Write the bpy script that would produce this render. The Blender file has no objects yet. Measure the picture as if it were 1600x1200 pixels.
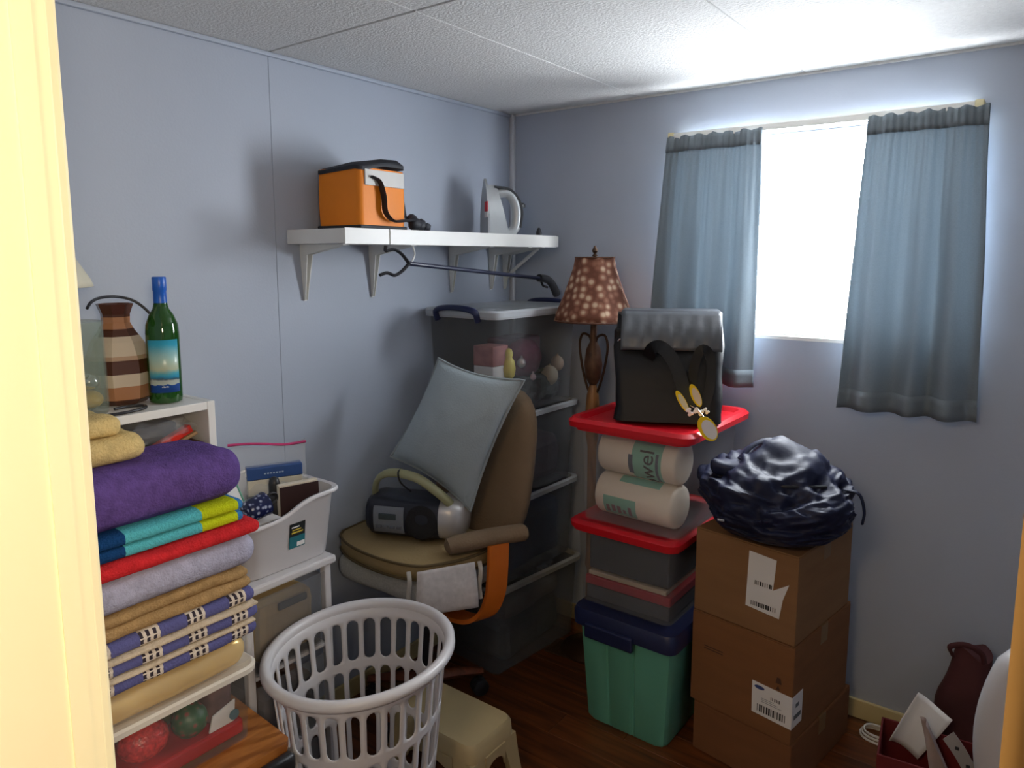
import bpy, bmesh, math, random
from mathutils import Vector, Matrix, noise
random.seed(7)
S = bpy.context.scene
C = S.collection
R = math.radians
# ------------------------------------------------------------------ camera
cam = bpy.data.cameras.new('camera'); co = bpy.data.objects.new('camera', cam); C.objects.link(co)
co.location = (1.93784, -2.59037, 1.595)
co.rotation_euler = (R(90 - 7.66), 0, R(36.8))
cam.sensor_width = 36; cam.lens = 1127 / 1600 * 36; cam.shift_y = -48 / 1600; cam.clip_start = .02
S.camera = co
# ------------------------------------------------------------------ sky, daylight, hall lamp, exposure
w = bpy.data.worlds.new('sky'); S.world = w; w.use_nodes = True
bg = w.node_tree.nodes['Background']; bg.inputs[0].default_value = (.90, .95, 1, 1); bg.inputs[1].default_value = 19
pl = bpy.data.lights.new('window_portal', 'AREA'); pl.shape = 'RECTANGLE'; pl.size = .92; pl.size_y = .72
pl.cycles.is_portal = True
po = bpy.data.objects.new('window_portal', pl); C.objects.link(po); po.location = (1.26, .07, 1.665); po.rotation_euler = (R(-90), 0, 0)
hl = bpy.data.lights.new('hall_lamp', 'AREA'); hl.size = .4; hl.energy = 12; hl.color = (1, .82, .58)
ho = bpy.data.objects.new('hall_lamp', hl); C.objects.link(ho); ho.location = (2.60, -2.74, 1.75)
ho.rotation_euler = (Vector((.6, -1.7, .9)) - Vector(ho.location)).to_track_quat('-Z', 'Y').to_euler()
cl_ = bpy.data.lights.new('hall_ceiling_lamp', 'AREA'); cl_.size = .35; cl_.energy = 4.5; cl_.color = (1, .72, .42)
co_ = bpy.data.objects.new('hall_ceiling_lamp', cl_); C.objects.link(co_); co_.location = (1.55, -3.05, 2.12)
co_.rotation_euler = (Vector((1.1, -.9, .3)) - Vector(co_.location)).to_track_quat('-Z', 'Y').to_euler()
vs = S.view_settings; vs.view_transform = 'Standard'; vs.look = 'None'; vs.exposure = 1.15; vs.gamma = 1; vs.use_curve_mapping = False

# ------------------------------------------------------------------ materials
MC = {}
def nt(name):
    m = bpy.data.materials.new(name); m.use_nodes = True
    t = m.node_tree; return m, t, t.nodes['Principled BSDF'], t.nodes['Material Output']
def M(name, col=(.5, .5, .5), rough=.5, metal=0, var=.1, vs=6, bump=0, bs=80, stretch=None, alpha=None, trans=0, spec=.5, ramp=None):
    """plain procedural material: noise-varied colour, optional relief"""
    if name in MC: return MC[name]
    m, t, p, o = nt(name); N = t.nodes.new; L = t.links.new
    tc = N('ShaderNodeTexCoord'); mp = N('ShaderNodeMapping'); L(tc.outputs['Object'], mp.inputs[0])
    if stretch: mp.inputs['Scale'].default_value = stretch
    n = N('ShaderNodeTexNoise'); n.inputs['Scale'].default_value = vs; n.inputs['Detail'].default_value = 4; L(mp.outputs[0], n.inputs[0])
    cr = N('ShaderNodeValToRGB'); L(n.outputs[0], cr.inputs[0])
    a = [max(0, c * (1 - var)) for c in col]; b = [min(1, c * (1 + var)) for c in col]
    if ramp: a, b = ramp
    cr.color_ramp.elements[0].position = .3; cr.color_ramp.elements[1].position = .7
    cr.color_ramp.elements[0].color = (*a, 1); cr.color_ramp.elements[1].color = (*b, 1)
    L(cr.outputs[0], p.inputs['Base Color'])
    p.inputs['Roughness'].default_value = rough; p.inputs['Metallic'].default_value = metal
    p.inputs['Specular IOR Level'].default_value = spec; p.inputs['Transmission Weight'].default_value = trans
    if bump:
        n2 = N('ShaderNodeTexNoise'); n2.inputs['Scale'].default_value = bs; n2.inputs['Detail'].default_value = 3; L(mp.outputs[0], n2.inputs[0])
        bp = N('ShaderNodeBump'); bp.inputs['Strength'].default_value = bump; bp.inputs['Distance'].default_value = .004
        L(n2.outputs[0], bp.inputs['Height']); L(bp.outputs[0], p.inputs['Normal'])
    if alpha is not None:
        tr = N('ShaderNodeBsdfTransparent'); mx = N('ShaderNodeMixShader'); mx.inputs[0].default_value = alpha
        L(tr.outputs[0], mx.inputs[1]); L(p.outputs[0], mx.inputs[2]); L(mx.outputs[0], o.inputs[0])
    MC[name] = m; return m
def Mbands(name, axis, stops, rough=.6, bump=.2, bs=120, scale=1, spec=.4):
    """painted or woven bands along one object axis; stops = [(position, colour)] in metres, constant steps"""
    m, t, p, o = nt(name); N = t.nodes.new; L = t.links.new
    tc = N('ShaderNodeTexCoord'); sx = N('ShaderNodeSeparateXYZ'); L(tc.outputs['Object'], sx.inputs[0])
    lo, hi = stops[0][0], stops[-1][0] + .001
    mr = N('ShaderNodeMapRange'); mr.inputs[1].default_value = lo; mr.inputs[2].default_value = hi; L(sx.outputs['XYZ'.index(axis)], mr.inputs[0])
    cr = N('ShaderNodeValToRGB'); cr.color_ramp.interpolation = 'CONSTANT'; L(mr.outputs[0], cr.inputs[0])
    e = cr.color_ramp.elements
    while len(e) < len(stops): e.new(.5)
    for i, (q, c) in enumerate(stops): e[i].position = (q - lo) / (hi - lo)
    for i, (q, c) in enumerate(stops): e[i].color = (*c, 1)
    L(cr.outputs[0], p.inputs['Base Color']); p.inputs['Roughness'].default_value = rough; p.inputs['Specular IOR Level'].default_value = spec
    if bump:
        n2 = N('ShaderNodeTexNoise'); n2.inputs['Scale'].default_value = bs; L(tc.outputs['Object'], n2.inputs[0])
        bp = N('ShaderNodeBump'); bp.inputs['Strength'].default_value = bump; bp.inputs['Distance'].default_value = .004
        L(n2.outputs[0], bp.inputs['Height']); L(bp.outputs[0], p.inputs['Normal'])
    return m
def Mwood(name, c1, c2, rough=.35, sc=(1.2, 14, 14), bump=.05):
    if name in MC: return MC[name]
    m, t, p, o = nt(name); N = t.nodes.new; L = t.links.new
    tc = N('ShaderNodeTexCoord'); oi = N('ShaderNodeObjectInfo'); mp = N('ShaderNodeMapping'); mp.inputs['Scale'].default_value = sc
    ad = N('ShaderNodeVectorMath'); ad.operation = 'ADD'; L(tc.outputs['Object'], mp.inputs[0]); L(mp.outputs[0], ad.inputs[0])
    ml = N('ShaderNodeMath'); ml.operation = 'MULTIPLY'; ml.inputs[1].default_value = 37; L(oi.outputs['Random'], ml.inputs[0]); L(ml.outputs[0], ad.inputs[1])
    n = N('ShaderNodeTexNoise'); n.inputs['Scale'].default_value = 2.2; n.inputs['Detail'].default_value = 6; n.inputs['Distortion'].default_value = .8; L(ad.outputs[0], n.inputs[0])
    cr = N('ShaderNodeValToRGB'); cr.color_ramp.elements[0].position = .32; cr.color_ramp.elements[1].position = .68
    cr.color_ramp.elements[0].color = (*c1, 1); cr.color_ramp.elements[1].color = (*c2, 1); L(n.outputs[0], cr.inputs[0])
    L(cr.outputs[0], p.inputs['Base Color']); p.inputs['Roughness'].default_value = rough
    bp = N('ShaderNodeBump'); bp.inputs['Strength'].default_value = bump; bp.inputs['Distance'].default_value = .003; L(n.outputs[0], bp.inputs['Height']); L(bp.outputs[0], p.inputs['Normal'])
    MC[name] = m; return m
def Mcurtain(name, col):
    m, t, p, o = nt(name); N = t.nodes.new; L = t.links.new
    t.nodes.remove(p)
    tc = N('ShaderNodeTexCoord'); n = N('ShaderNodeTexNoise'); n.inputs['Scale'].default_value = 260; L(tc.outputs['Object'], n.inputs[0])
    mx0 = N('ShaderNodeMix'); mx0.data_type = 'RGBA'; mx0.inputs[6].default_value = (*[c * .9 for c in col], 1); mx0.inputs[7].default_value = (*[c * 1.1 for c in col], 1); L(n.outputs[0], mx0.inputs[0])
    d = N('ShaderNodeBsdfDiffuse'); tr = N('ShaderNodeBsdfTranslucent'); mx = N('ShaderNodeMixShader'); mx.inputs[0].default_value = .27
    L(mx0.outputs[2], d.inputs[0]); L(mx0.outputs[2], tr.inputs[0]); L(d.outputs[0], mx.inputs[1]); L(tr.outputs[0], mx.inputs[2]); L(mx.outputs[0], o.inputs[0])
    return m
def Mspots(name, base, c2, c3, sc=28, rough=.8):
    m, t, p, o = nt(name); N = t.nodes.new; L = t.links.new
    tc = N('ShaderNodeTexCoord'); v = N('ShaderNodeTexVoronoi'); v.inputs['Scale'].default_value = sc; v.inputs['Randomness'].default_value = .6; L(tc.outputs['Object'], v.inputs[0])
    cr = N('ShaderNodeValToRGB'); e = cr.color_ramp.elements; e[0].position = .18; e[0].color = (*c3, 1); e[1].position = .62; e[1].color = (*base, 1)
    k = e.new(.4); k.color = (*c2, 1); L(v.outputs['Distance'], cr.inputs[0]); L(cr.outputs[0], p.inputs['Base Color']); p.inputs['Roughness'].default_value = rough
    return m

# ------------------------------------------------------------------ mesh helpers
def box(bm, x0, x1, y0, y1, z0, z1):
    v = [bm.verts.new(p) for p in ((x0, y0, z0), (x1, y0, z0), (x1, y1, z0), (x0, y1, z0), (x0, y0, z1), (x1, y0, z1), (x1, y1, z1), (x0, y1, z1))]
    for f in ((3, 2, 1, 0), (4, 5, 6, 7), (0, 1, 5, 4), (1, 2, 6, 5), (2, 3, 7, 6), (3, 0, 4, 7)): bm.faces.new([v[i] for i in f])
    return v
def merge(bm, b2, mat=None):
    if mat: b2.transform(mat)
    me = bpy.data.meshes.new('tmp'); b2.to_mesh(me); b2.free(); bm.from_mesh(me); bpy.data.meshes.remove(me)
def rbox(bm, x0, x1, y0, y1, z0, z1, r=.005, seg=2, mat=None):
    b = bmesh.new(); box(b, x0, x1, y0, y1, z0, z1)
    bmesh.ops.bevel(b, geom=b.edges[:], offset=r, segments=seg, affect='EDGES', profile=.5); merge(bm, b, mat)
def NB(): return bmesh.new()
def B(*a):
    b = NB(); box(b, *a); return b
def RB(*a, r=.005, seg=2):
    b = NB(); rbox(b, *a, r=r, seg=seg); return b
def loft(bm, rings, cap0=True, cap1=True, closed=True):
    vr = [[bm.verts.new(p) for p in r] for r in rings]; n = len(vr[0])
    for a, b in zip(vr, vr[1:]):
        for i in range(n if closed else n - 1):
            j = (i + 1) % n; bm.faces.new((a[i], a[j], b[j], b[i]))
    if cap0: bm.faces.new(vr[0][::-1])
    if cap1: bm.faces.new(vr[-1])
    return vr
def lathe(bm, prof, n=24, c=(0, 0), cap0=True, cap1=True, ph=0, sx=1, sy=1):
    rings = [[(c[0] + sx * max(r, .0004) * math.cos(ph + 2 * math.pi * i / n), c[1] + sy * max(r, .0004) * math.sin(ph + 2 * math.pi * i / n), z) for i in range(n)] for r, z in prof]
    loft(bm, rings, cap0, cap1)
def tube(bm, pts, r, n=8, closed=False, radii=None, flat=None):
    pts = [Vector(p) for p in pts]; k = len(pts); rings = []; up = None
    for i, p in enumerate(pts):
        a = pts[(i - 1) % k] if (closed or i > 0) else p; b = pts[(i + 1) % k] if (closed or i < k - 1) else p
        t = (b - a).normalized()
        if up is None:
            up = Vector((0, 0, 1)) if abs(t.z) < .9 else Vector((1, 0, 0))
        s = t.cross(up).normalized(); up = s.cross(t).normalized()
        rr = radii[i] if radii else r; r2 = rr * (flat or 1)
        rings.append([p + s * rr * math.cos(2 * math.pi * j / n) + up * r2 * math.sin(2 * math.pi * j / n) for j in range(n)])
    if closed: rings.append(rings[0])
    loft(bm, rings, not closed, not closed)
def ribbon(bm, pts, nrm, w, th=.003):
    P = [Vector(p) for p in pts]; nv = Vector(nrm).normalized(); rings = []
    for i, p in enumerate(P):
        t = (P[min(i + 1, len(P) - 1)] - P[max(i - 1, 0)]).normalized(); wv = t.cross(nv).normalized(); n2 = wv.cross(t).normalized()
        rings.append([p + wv * w / 2 * a + n2 * th / 2 * c for a, c in ((-1, -1), (1, -1), (1, 1), (-1, 1))])
    loft(bm, rings)
def spline(pts, m=6):
    P = [Vector(p) for p in pts]; P = [P[0] * 2 - P[1]] + P + [P[-1] * 2 - P[-2]]; out = []
    for i in range(1, len(P) - 2):
        a, b, c, d = P[i - 1:i + 3]
        for j in range(m):
            t = j / m; out.append(.5 * (2 * b + (c - a) * t + (2 * a - 5 * b + 4 * c - d) * t * t + (3 * b - a - 3 * c + d) * t ** 3))
    return out + [P[-2]]
def prism(bm, poly, z0, z1):
    loft(bm, [[(x, y, z0) for x, y in poly], [(x, y, z1) for x, y in poly]])
def rrect(w, d, r, n=4):
    out = []
    for cx, cy, a in ((w / 2 - r, d / 2 - r, 0), (-w / 2 + r, d / 2 - r, 90), (-w / 2 + r, -d / 2 + r, 180), (w / 2 - r, -d / 2 + r, 270)):
        for i in range(n + 1): t = R(a + 90 * i / n); out.append((cx + r * math.cos(t), cy + r * math.sin(t)))
    return out
def ring(w, d, r, z, n=4, cx=0, cy=0): return [(x + cx, y + cy, z) for x, y in rrect(w, d, r, n)]
def shell(bm, prof, t=.003, n=4):
    """open tapered tub: prof = [(w,d,r,z)] from the bottom up; inner wall offset by t"""
    rings = [ring(w - 2 * t, d - 2 * t, max(r - t, .004), max(z, prof[0][3] + t), n) for w, d, r, z in prof][::-1]
    rings = [ring(w, d, r, z, n) for w, d, r, z in prof] + rings
    loft(bm, rings)
def soft(bm, x0, x1, y0, y1, z0, z1, r=.02, n=(10, 14, 5), amp=.004, fr=9, seed=0, flatz=True, sag=0):
    """puffy rounded slab with cloth unevenness"""
    b = NB(); lo = Vector((x0, y0, z0)); hi = Vector((x1, y1, z1)); r = min(r, (z1 - z0) / 2 * .98); cl = lo + Vector((r,) * 3); ch = hi - Vector((r,) * 3)
    def put(p):
        q = Vector([min(max(p[i], cl[i]), ch[i]) for i in range(3)]); d = p - q
        return q + d.normalized() * r if d.length > 1e-9 else p
    cache = {}
    def vert(i, j, k):
        if (i, j, k) in cache: return cache[(i, j, k)]
        p = Vector((x0 + (x1 - x0) * i / n[0], y0 + (y1 - y0) * j / n[1], z0 + (z1 - z0) * k / n[2]))
        q = put(p); c = noise.noise_vector(q * fr + Vector((seed * 7.3, seed, -seed * 3.1))); c2 = noise.noise_vector(q * fr * 2.7 + Vector((seed, 5, 1)))
        dd = (c + c2 * .4) * amp
        if flatz and k == 0: dd.z = 0
        q = q + dd
        if sag: q.z += sag * (((q.y - y0) / (y1 - y0)) ** 2) * (k / n[2])
        cache[(i, j, k)] = b.verts.new(q); return cache[(i, j, k)]
    nx, ny, nz = n
    for i in range(nx):
        for j in range(ny):
            b.faces.new((vert(i, j, 0), vert(i, j + 1, 0), vert(i + 1, j + 1, 0), vert(i + 1, j, 0))); b.faces.new((vert(i, j, nz), vert(i + 1, j, nz), vert(i + 1, j + 1, nz), vert(i, j + 1, nz)))
    for i in range(nx):
        for k in range(nz):
            b.faces.new((vert(i, 0, k), vert(i + 1, 0, k), vert(i + 1, 0, k + 1), vert(i, 0, k + 1))); b.faces.new((vert(i, ny, k), vert(i, ny, k + 1), vert(i + 1, ny, k + 1), vert(i + 1, ny, k)))
    for j in range(ny):
        for k in range(nz):
            b.faces.new((vert(0, j, k), vert(0, j, k + 1), vert(0, j + 1, k + 1), vert(0, j + 1, k))); b.faces.new((vert(nx, j, k), vert(nx, j + 1, k), vert(nx, j + 1, k + 1), vert(nx, j, k + 1)))
    merge(bm, b)
def ball(bm, c, rx, ry, rz, n=14, m=10, amp=0, fr=8, seed=0):
    rings = []
    for i in range(m + 1):
        t = math.pi * i / m; rr = max(math.sin(t), .01); row = []
        for j in range(n):
            a = 2 * math.pi * j / n; v = Vector((rr * math.cos(a), rr * math.sin(a), -math.cos(t)))
            k = 1 + amp * noise.noise(v * fr * .3 + Vector((seed, seed * 2, 0)))
            row.append((c[0] + v.x * rx * k, c[1] + v.y * ry * k, c[2] + v.z * rz * k))
        rings.append(row)
    loft(bm, rings)
def text_bm(s, size, ext=.0006):
    cu = bpy.data.curves.new('txt', 'FONT'); cu.body = s; cu.size = size; cu.extrude = ext; cu.align_x = 'CENTER'; cu.align_y = 'CENTER'; cu.resolution_u = 3
    o = bpy.data.objects.new('txt', cu); C.objects.link(o); dg = bpy.context.evaluated_depsgraph_get(); dg.update()
    me = bpy.data.meshes.new_from_object(o.evaluated_get(dg)); b = NB(); b.from_mesh(me)
    bpy.data.meshes.remove(me); bpy.data.objects.remove(o); bpy.data.curves.remove(cu); return b

def thing(name, label, cat, loc=(0, 0, 0), rz=0, group=None):
    o = bpy.data.objects.new(name, None); C.objects.link(o); o.empty_display_size = .05
    o.location = loc; o.rotation_euler = (0, 0, rz); o['label'] = label; o['category'] = cat
    if group: o['group'] = group
    return o
def obj(name, bm, mat, parent=None, world=False, smooth=None, label=None, solid=0):
    """one mesh object; world=True: the mesh was built in room coordinates"""
    if world and parent:
        mw = Matrix.Identity(4); q = parent
        while q: mw = Matrix.LocRotScale(q.location, q.rotation_euler, q.scale) @ mw; q = q.parent
        bm.transform(mw.inverted())
    bmesh.ops.recalc_face_normals(bm, faces=bm.faces[:])
    me = bpy.data.meshes.new(name); bm.to_mesh(me); bm.free(); me.materials.append(mat)
    if smooth is not None:
        me.shade_smooth(); me.set_sharp_from_angle(angle=R(smooth))
    o = bpy.data.objects.new(name, me); C.objects.link(o); o.parent = parent
    if label: o['label'] = label
    if solid:
        s = o.modifiers.new('thickness', 'SOLIDIFY'); s.thickness = solid; s.offset = 0
    return o
def tag(o, label, cat, group=None):
    """a thing that is one mesh: put its origin at its base and describe it"""
    me = o.data; xs = [v.co.x for v in me.vertices]; ys = [v.co.y for v in me.vertices]; zs = [v.co.z for v in me.vertices]
    c = Vector(((min(xs) + max(xs)) / 2, (min(ys) + max(ys)) / 2, min(zs))); me.transform(Matrix.Translation(-c)); o.location = o.location + c
    o['label'] = label; o['category'] = cat
    if group: o['group'] = group
    return o
def struct(name, bm, mat, smooth=None):
    o = obj(name, bm, mat, None, smooth=smooth); o['kind'] = 'structure'; return o

# colours
white = M('white_paint', (.78, .77, .74), .4, var=.03)
plasticw = M('white_plastic', (.63, .61, .62), .35, var=.02)
clear = M('clear_plastic', (.30, .31, .33), .10, var=.03, alpha=.13)
cloudy = M('cloudy_plastic', (.26, .27, .28), .2, var=.05, alpha=.24)
film = M('plastic_film', (.75, .77, .8), .08, var=.05, alpha=.2, bump=.5, bs=25)
black = M('black_plastic', (.018, .018, .022), .4, var=.2)
navyp = M('navy_plastic', (.012, .018, .07), .4, var=.15)
metalw = M('white_metal', (.75, .75, .72), .35, var=.03)
ink = M('black_ink', (.02, .02, .025), .7)
paper = M('white_paper', (.78, .77, .76), .8, var=.03)

# ------------------------------------------------------------------ room shell
XR, YF, H = 2.75, -2.28, 2.2
floor = struct('floor', B(-.1, XR + .1, -3.6, .12, -.06, -.012), M('subfloor', (.03, .015, .008), .9))
fw = Mwood('floor_wood', (.05, .014, .005), (.19, .056, .014), .3, (1.3, 16, 10))
pm = {}
row = 0; y = 0
while y > -3.5:
    x = -.6 * ((row * 37) % 100) / 100
    while x < XR:
        a, b = max(x, 0), min(x + 1.2, XR)
        if b - a > .02:
            key = round(b - a, 3)
            if key not in pm:
                bb = NB(); rbox(bb, 0, b - a - .0015, -.1185, 0, -.012, 0, r=.0015, seg=1)
                bmesh.ops.recalc_face_normals(bb, faces=bb.faces[:]); me = bpy.data.meshes.new('plank'); bb.to_mesh(me); bb.free(); me.materials.append(fw); pm[key] = me
            o = bpy.data.objects.new('plank', pm[key]); C.objects.link(o); o.parent = floor; o.location = (a, y, 0)
        x += 1.2
    y -= .12; row += 1
wallm = M('blue_grey_wall_paint', (.41, .455, .545), .55, var=.025, vs=2, bump=.08, bs=140)
ceilm = M('ceiling_texture', (.68, .68, .67), .9, var=.05, vs=60, bump=.9, bs=130)
ceil = struct('ceiling', B(-.1, XR + .1, -3.6, .12, H + .012, H + .06), M('ceiling_joint', (.16, .17, .17), .9))
for i in range(5):
    for j in range(3):
        x0, x1 = .61 * i, min(.61 * (i + 1), XR); y1 = -1.22 * j; y0 = max(y1 - 1.22, -3.6)
        obj('panel', RB(x0 + .0009, x1 - .0009, y0 + .0035, y1 - .0035, H, H + .012, r=.002, seg=1), ceilm, ceil)
wl = struct('wall_left', B(-.1, -.008, -3.6, .1, 0, H + .012), M('wall_joint', (.25, .27, .31), .9))
for y1, y0 in ((0, -1.22), (-1.22, -2.28)):
    obj('panel', RB(-.008, 0, y0 + .0005, y1 - .0005, 0, H, r=.0008, seg=1), wallm, wl)
WX0, WX1, WZ0, WZ1 = .80, 1.72, 1.305, 2.02
b = NB(); box(b, -.1, WX0, 0, .1, 0, H + .012); box(b, WX1, XR + .1, 0, .1, 0, H + .012); box(b, WX0, WX1, 0, .1, 0, WZ0); box(b, WX0, WX1, 0, .1, WZ1, H + .012)
struct('wall_back', b, wallm)
struct('wall_right', B(XR, XR + .1, -3.6, 0, 0, H + .012), wallm)
DX0, DX1, DZ = 1.14, 1.9505, 2.16
b = NB(); box(b, 0, DX0, YF - .09, YF, 0, H); box(b, DX1, XR, YF - .09, YF, 0, H); box(b, DX0, DX1, YF - .09, YF, DZ, H); struct('wall_front', b, wallm)
hallm = M('hall_paint', (.45, .38, .25), .6, var=.03)
b = NB(); box(b, -.008, XR, -3.6, -3.5, 0, H); box(b, .02, .1, -3.5, YF - .09, 0, H); struct('wall_hall', b, hallm)
yel = M('yellow_door_paint', (.84, .78, .55), .45, var=.02, vs=3)
b = NB(); box(b, DX0, DX0 + .014, YF - .10, YF + .0, 0, DZ); box(b, DX0 + .0135, DX0 + .0165, YF - .03, YF - .012, 0, DZ); struct('trim_1', b, yel)
b = NB(); rbox(b, DX0 - .065, DX0 + .008, YF, YF + .014, 0, DZ + .03, r=.004); struct('trim_2', b, yel)
b = NB(); box(b, DX1 - .014, DX1, YF - .10, YF, 0, DZ); rbox(b, DX1 - .006, DX1 + .07, YF - .106, YF - .0905, 0, DZ + .03, r=.004); struct('trim_3', b, M('dimmed_tan_casing', (.17, .095, .028), .5, var=.06, vs=3))  # dimness of this casing is put into its colour, a darkened tan
b = NB(); rbox(b, 0, .022, -.022, 0, 0, H, r=.006); struct('trim_4', b, M('corner_bead', (.60, .62, .66), .4, var=.02))
basem = M('cream_baseboard', (.62, .52, .27), .45, var=.05)
struct('baseboard_back', RB(.025, XR, -.012, -.0005, 0, .07, r=.004), basem)
struct('baseboard_left', RB(.0005, .012, -2.27, -.025, 0, .07, r=.004), basem)
b = NB(); rbox(b, .024, XR, -.008, 0, H - .008, H, r=.002); struct('trim_5', b, ceilm)
b = NB(); rbox(b, .0, .014, YF, -.024, H - .014, H, r=.005); struct('trim_6', b, wallm)

# ------------------------------------------------------------------ window
win = struct('window_1', B(WX0, WX1, .0, .1, WZ0 - .0005, WZ0 + .012), white)
fr = NB()
for a in ((WX0, WX0 + .03, .045, .085, WZ0 + .012, WZ1), (WX1 - .03, WX1, .045, .085, WZ0 + .012, WZ1), (WX0 + .03, WX1 - .03, .045, .085, WZ0 + .012, WZ0 + .045), (WX0 + .03, WX1 - .03, .045, .085, WZ1 - .03, WZ1)): rbox(fr, *a, r=.003)
obj('window_frame', fr, white, win)
glass = M('window_glass', (.9, .95, 1), .02, var=0, alpha=.05)
obj('pane', B(WX0 + .03, WX1 - .03, .068, .072, WZ0 + .045, WZ1 - .03), glass, win)

# ------------------------------------------------------------------ curtains on their rod
t = thing('curtain_rod', 'white curtain rod across the top of the bright window', 'curtain rod', (1.24, -.045, 2.028))
b = NB(); rbox(b, -.47, .485, -.012, .0, -.011, .013, r=.004); obj('rod', b, metalw, t)
for sx in (-.47, .485):
    b = NB(); rbox(b, sx - .012, sx + .012, -.014, .045, -.014, .016, r=.004); obj('bracket', b, M('cream_metal', (.75, .68, .42), .4), t)
curm = Mcurtain('blue_grey_cloth', (.255, .30, .335))
def curtain(label, top, bot, folds, seed, z1=2.026, z0=1.135):
    n, m = 90, 34; t = thing('curtain', label, 'curtain', ((top[0] + top[1]) / 2, -.05, z0), group=None)
    def P(u, v, off=0):
        s = v ** .9; x = (top[0] + (top[1] - top[0]) * u) * (1 - s) + (bot[0] + (bot[1] - bot[0]) * u) * s
        a = .010 + .026 * s; fold = math.sin(u * folds * 2 * math.pi + 2.2 * noise.noise(Vector((u * 2.2, v * .7, seed)))) * .7 + .6 * noise.noise(Vector((u * 5, v * .5, seed + 9)))
        fine = (1 - s) ** 3 * .004 * math.sin(u * 2 * math.pi * 17)
        return Vector((x + .004 * noise.noise(Vector((u * 9, v * 3, seed))), -.062 - .012 * s + a * fold * 1.0 + fine - off, z1 + (z0 - z1) * v + .004 * math.sin(u * 40) * (1 if v < .02 else 0)))
    b = NB(); g = [[b.verts.new(P(i / n, j / m)) for i in range(n + 1)] for j in range(m + 1)]
    for j in range(m):
        for i in range(n): b.faces.new((g[j][i], g[j][i + 1], g[j + 1][i + 1], g[j + 1][i]))
    obj('panel', b, curm, t, world=True, smooth=60, solid=.0015)
    b = NB(); g = [[b.verts.new(P(i / n, .93 + .07 * j / 3, .003)) for i in range(n + 1)] for j in range(4)]
    for j in range(3):
        for i in range(n): b.faces.new((g[j][i], g[j][i + 1], g[j + 1][i + 1], g[j + 1][i]))
    obj('hem', b, curm, t, world=True, smooth=60, solid=.0015)
    b = NB(); g = [[b.verts.new(P(i / n, .06 * j / 3, .004)) for i in range(n + 1)] for j in range(4)]
    for j in range(3):
        for i in range(n): b.faces.new((g[j][i], g[j][i + 1], g[j + 1][i + 1], g[j + 1][i]))
    obj('rod_pocket', b, curm, t, world=True, smooth=60, solid=.0015)
curtain('blue-grey curtain hanging behind the black tote bag and lamp', (.76, 1.105), (.70, 1.115), 3.2, 1, z0=1.135)
curtain('blue-grey curtain on the far side of the window from the lamp, bottom pulled outward', (1.435, 1.752), (1.395, 1.785), 3.4, 5, z0=1.10)

# ------------------------------------------------------------------ wall shelf
t = thing('wall_shelf', 'long white wall shelf on metal brackets holding an orange cooler bag', 'shelf', (.14, -.6, 1.63))
obj('board', RB(.002, .272, -1.18, -.04, 1.633, 1.677, r=.002), white, t, world=True)
b = NB(); rbox(b, .2725, .276, -1.0, -.06, 1.631, 1.6785, r=.001, seg=1); obj('edge_strip', b, white, t, world=True)
b = NB(); rbox(b, .2725, .276, -1.18, -1.004, 1.631, 1.6785, r=.001, seg=1); obj('edge_strip', b, white, t, world=True)
brm = metalw
for yy in (-1.12, -.83, -.41, -.155, -.06):
    b = NB(); prism(b, [(.0015, yy - .013), (.004, yy - .013), (.004, yy + .013), (.0015, yy + .013)], 1.60, 1.632); box(b, .004, .21, yy - .012, yy + .012, 1.629, 1.632)
    loft(b, [[(.0015, yy - .005, 1.452), (.004, yy - .005, 1.452), (.004, yy + .005, 1.452), (.0015, yy + .005, 1.452)], [(.0015, yy - .013, 1.60), (.004, yy - .013, 1.60), (.004, yy + .013, 1.60), (.0015, yy + .013, 1.60)]])
    for s_ in (-1, 1): loft(b, [[(.004, yy + s_ * .003, 1.455), (.010, yy + s_ * .003, 1.455), (.010, yy + s_ * .005, 1.455), (.004, yy + s_ * .005, 1.455)], [(.004, yy + s_ * .009, 1.60), (.035, yy + s_ * .009, 1.60), (.035, yy + s_ * .012, 1.60), (.004, yy + s_ * .012, 1.60)], [(.004, yy + s_ * .009, 1.629), (.2, yy + s_ * .009, 1.629), (.2, yy + s_ * .012, 1.629), (.004, yy + s_ * .012, 1.629)]])
    if yy == -.06: tube(b, spline([(.012, yy, 1.50), (.06, yy, 1.54), (.13, yy, 1.59), (.18, yy, 1.626)], 4), .008, 8)
    obj('bracket', b, brm, t, world=True)
# orange cooler bag
orange = M('orange_nylon', (.90, .25, .004), .55, var=.06, bump=.15, bs=60)
t = thing('cooler_bag', 'orange soft cooler bag with black zipped lid on the wall shelf', 'bag', (.135, -.985, 1.679), R(4))
def slab_bag(w, d, h, r, bulge, zt=0):
    b = NB(); rings = []
    for k in range(9):
        s = k / 8; f = 1 + bulge * math.sin(s * math.pi); rings.append(ring(w * f, d * f, r, h * s, 4))
    loft(b, rings); return b
obj('body', slab_bag(.185, .21, .185, .02, .02), orange, t, smooth=50)
b = NB(); loft(b, [ring(.192, .217, .024, .186 + z, 4) for z in (0, .012)] + [ring(.17, .195, .03, .207, 4)]); bmesh.ops.subdivide_edges(b, edges=b.edges[:], cuts=1)
for v in b.verts: v.co.z += .012 * math.sin((v.co.y) * 22 + .6) + .006 * math.sin(v.co.x * 30)
obj('lid', b, M('black_nylon', (.016, .018, .026), .6, var=.2, bump=.2), t, smooth=50)
b = NB(); rbox(b, .0935, .0985, -.085, .092, .132, .18, r=.002); obj('front_band', b, M('grey_band', (.62, .60, .57), .5), t)
bn = MC['black_nylon']
b = NB(); rbox(b, -.094, .096, -.107, .107, 0, .012, r=.004); obj('base', b, bn, t)
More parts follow.
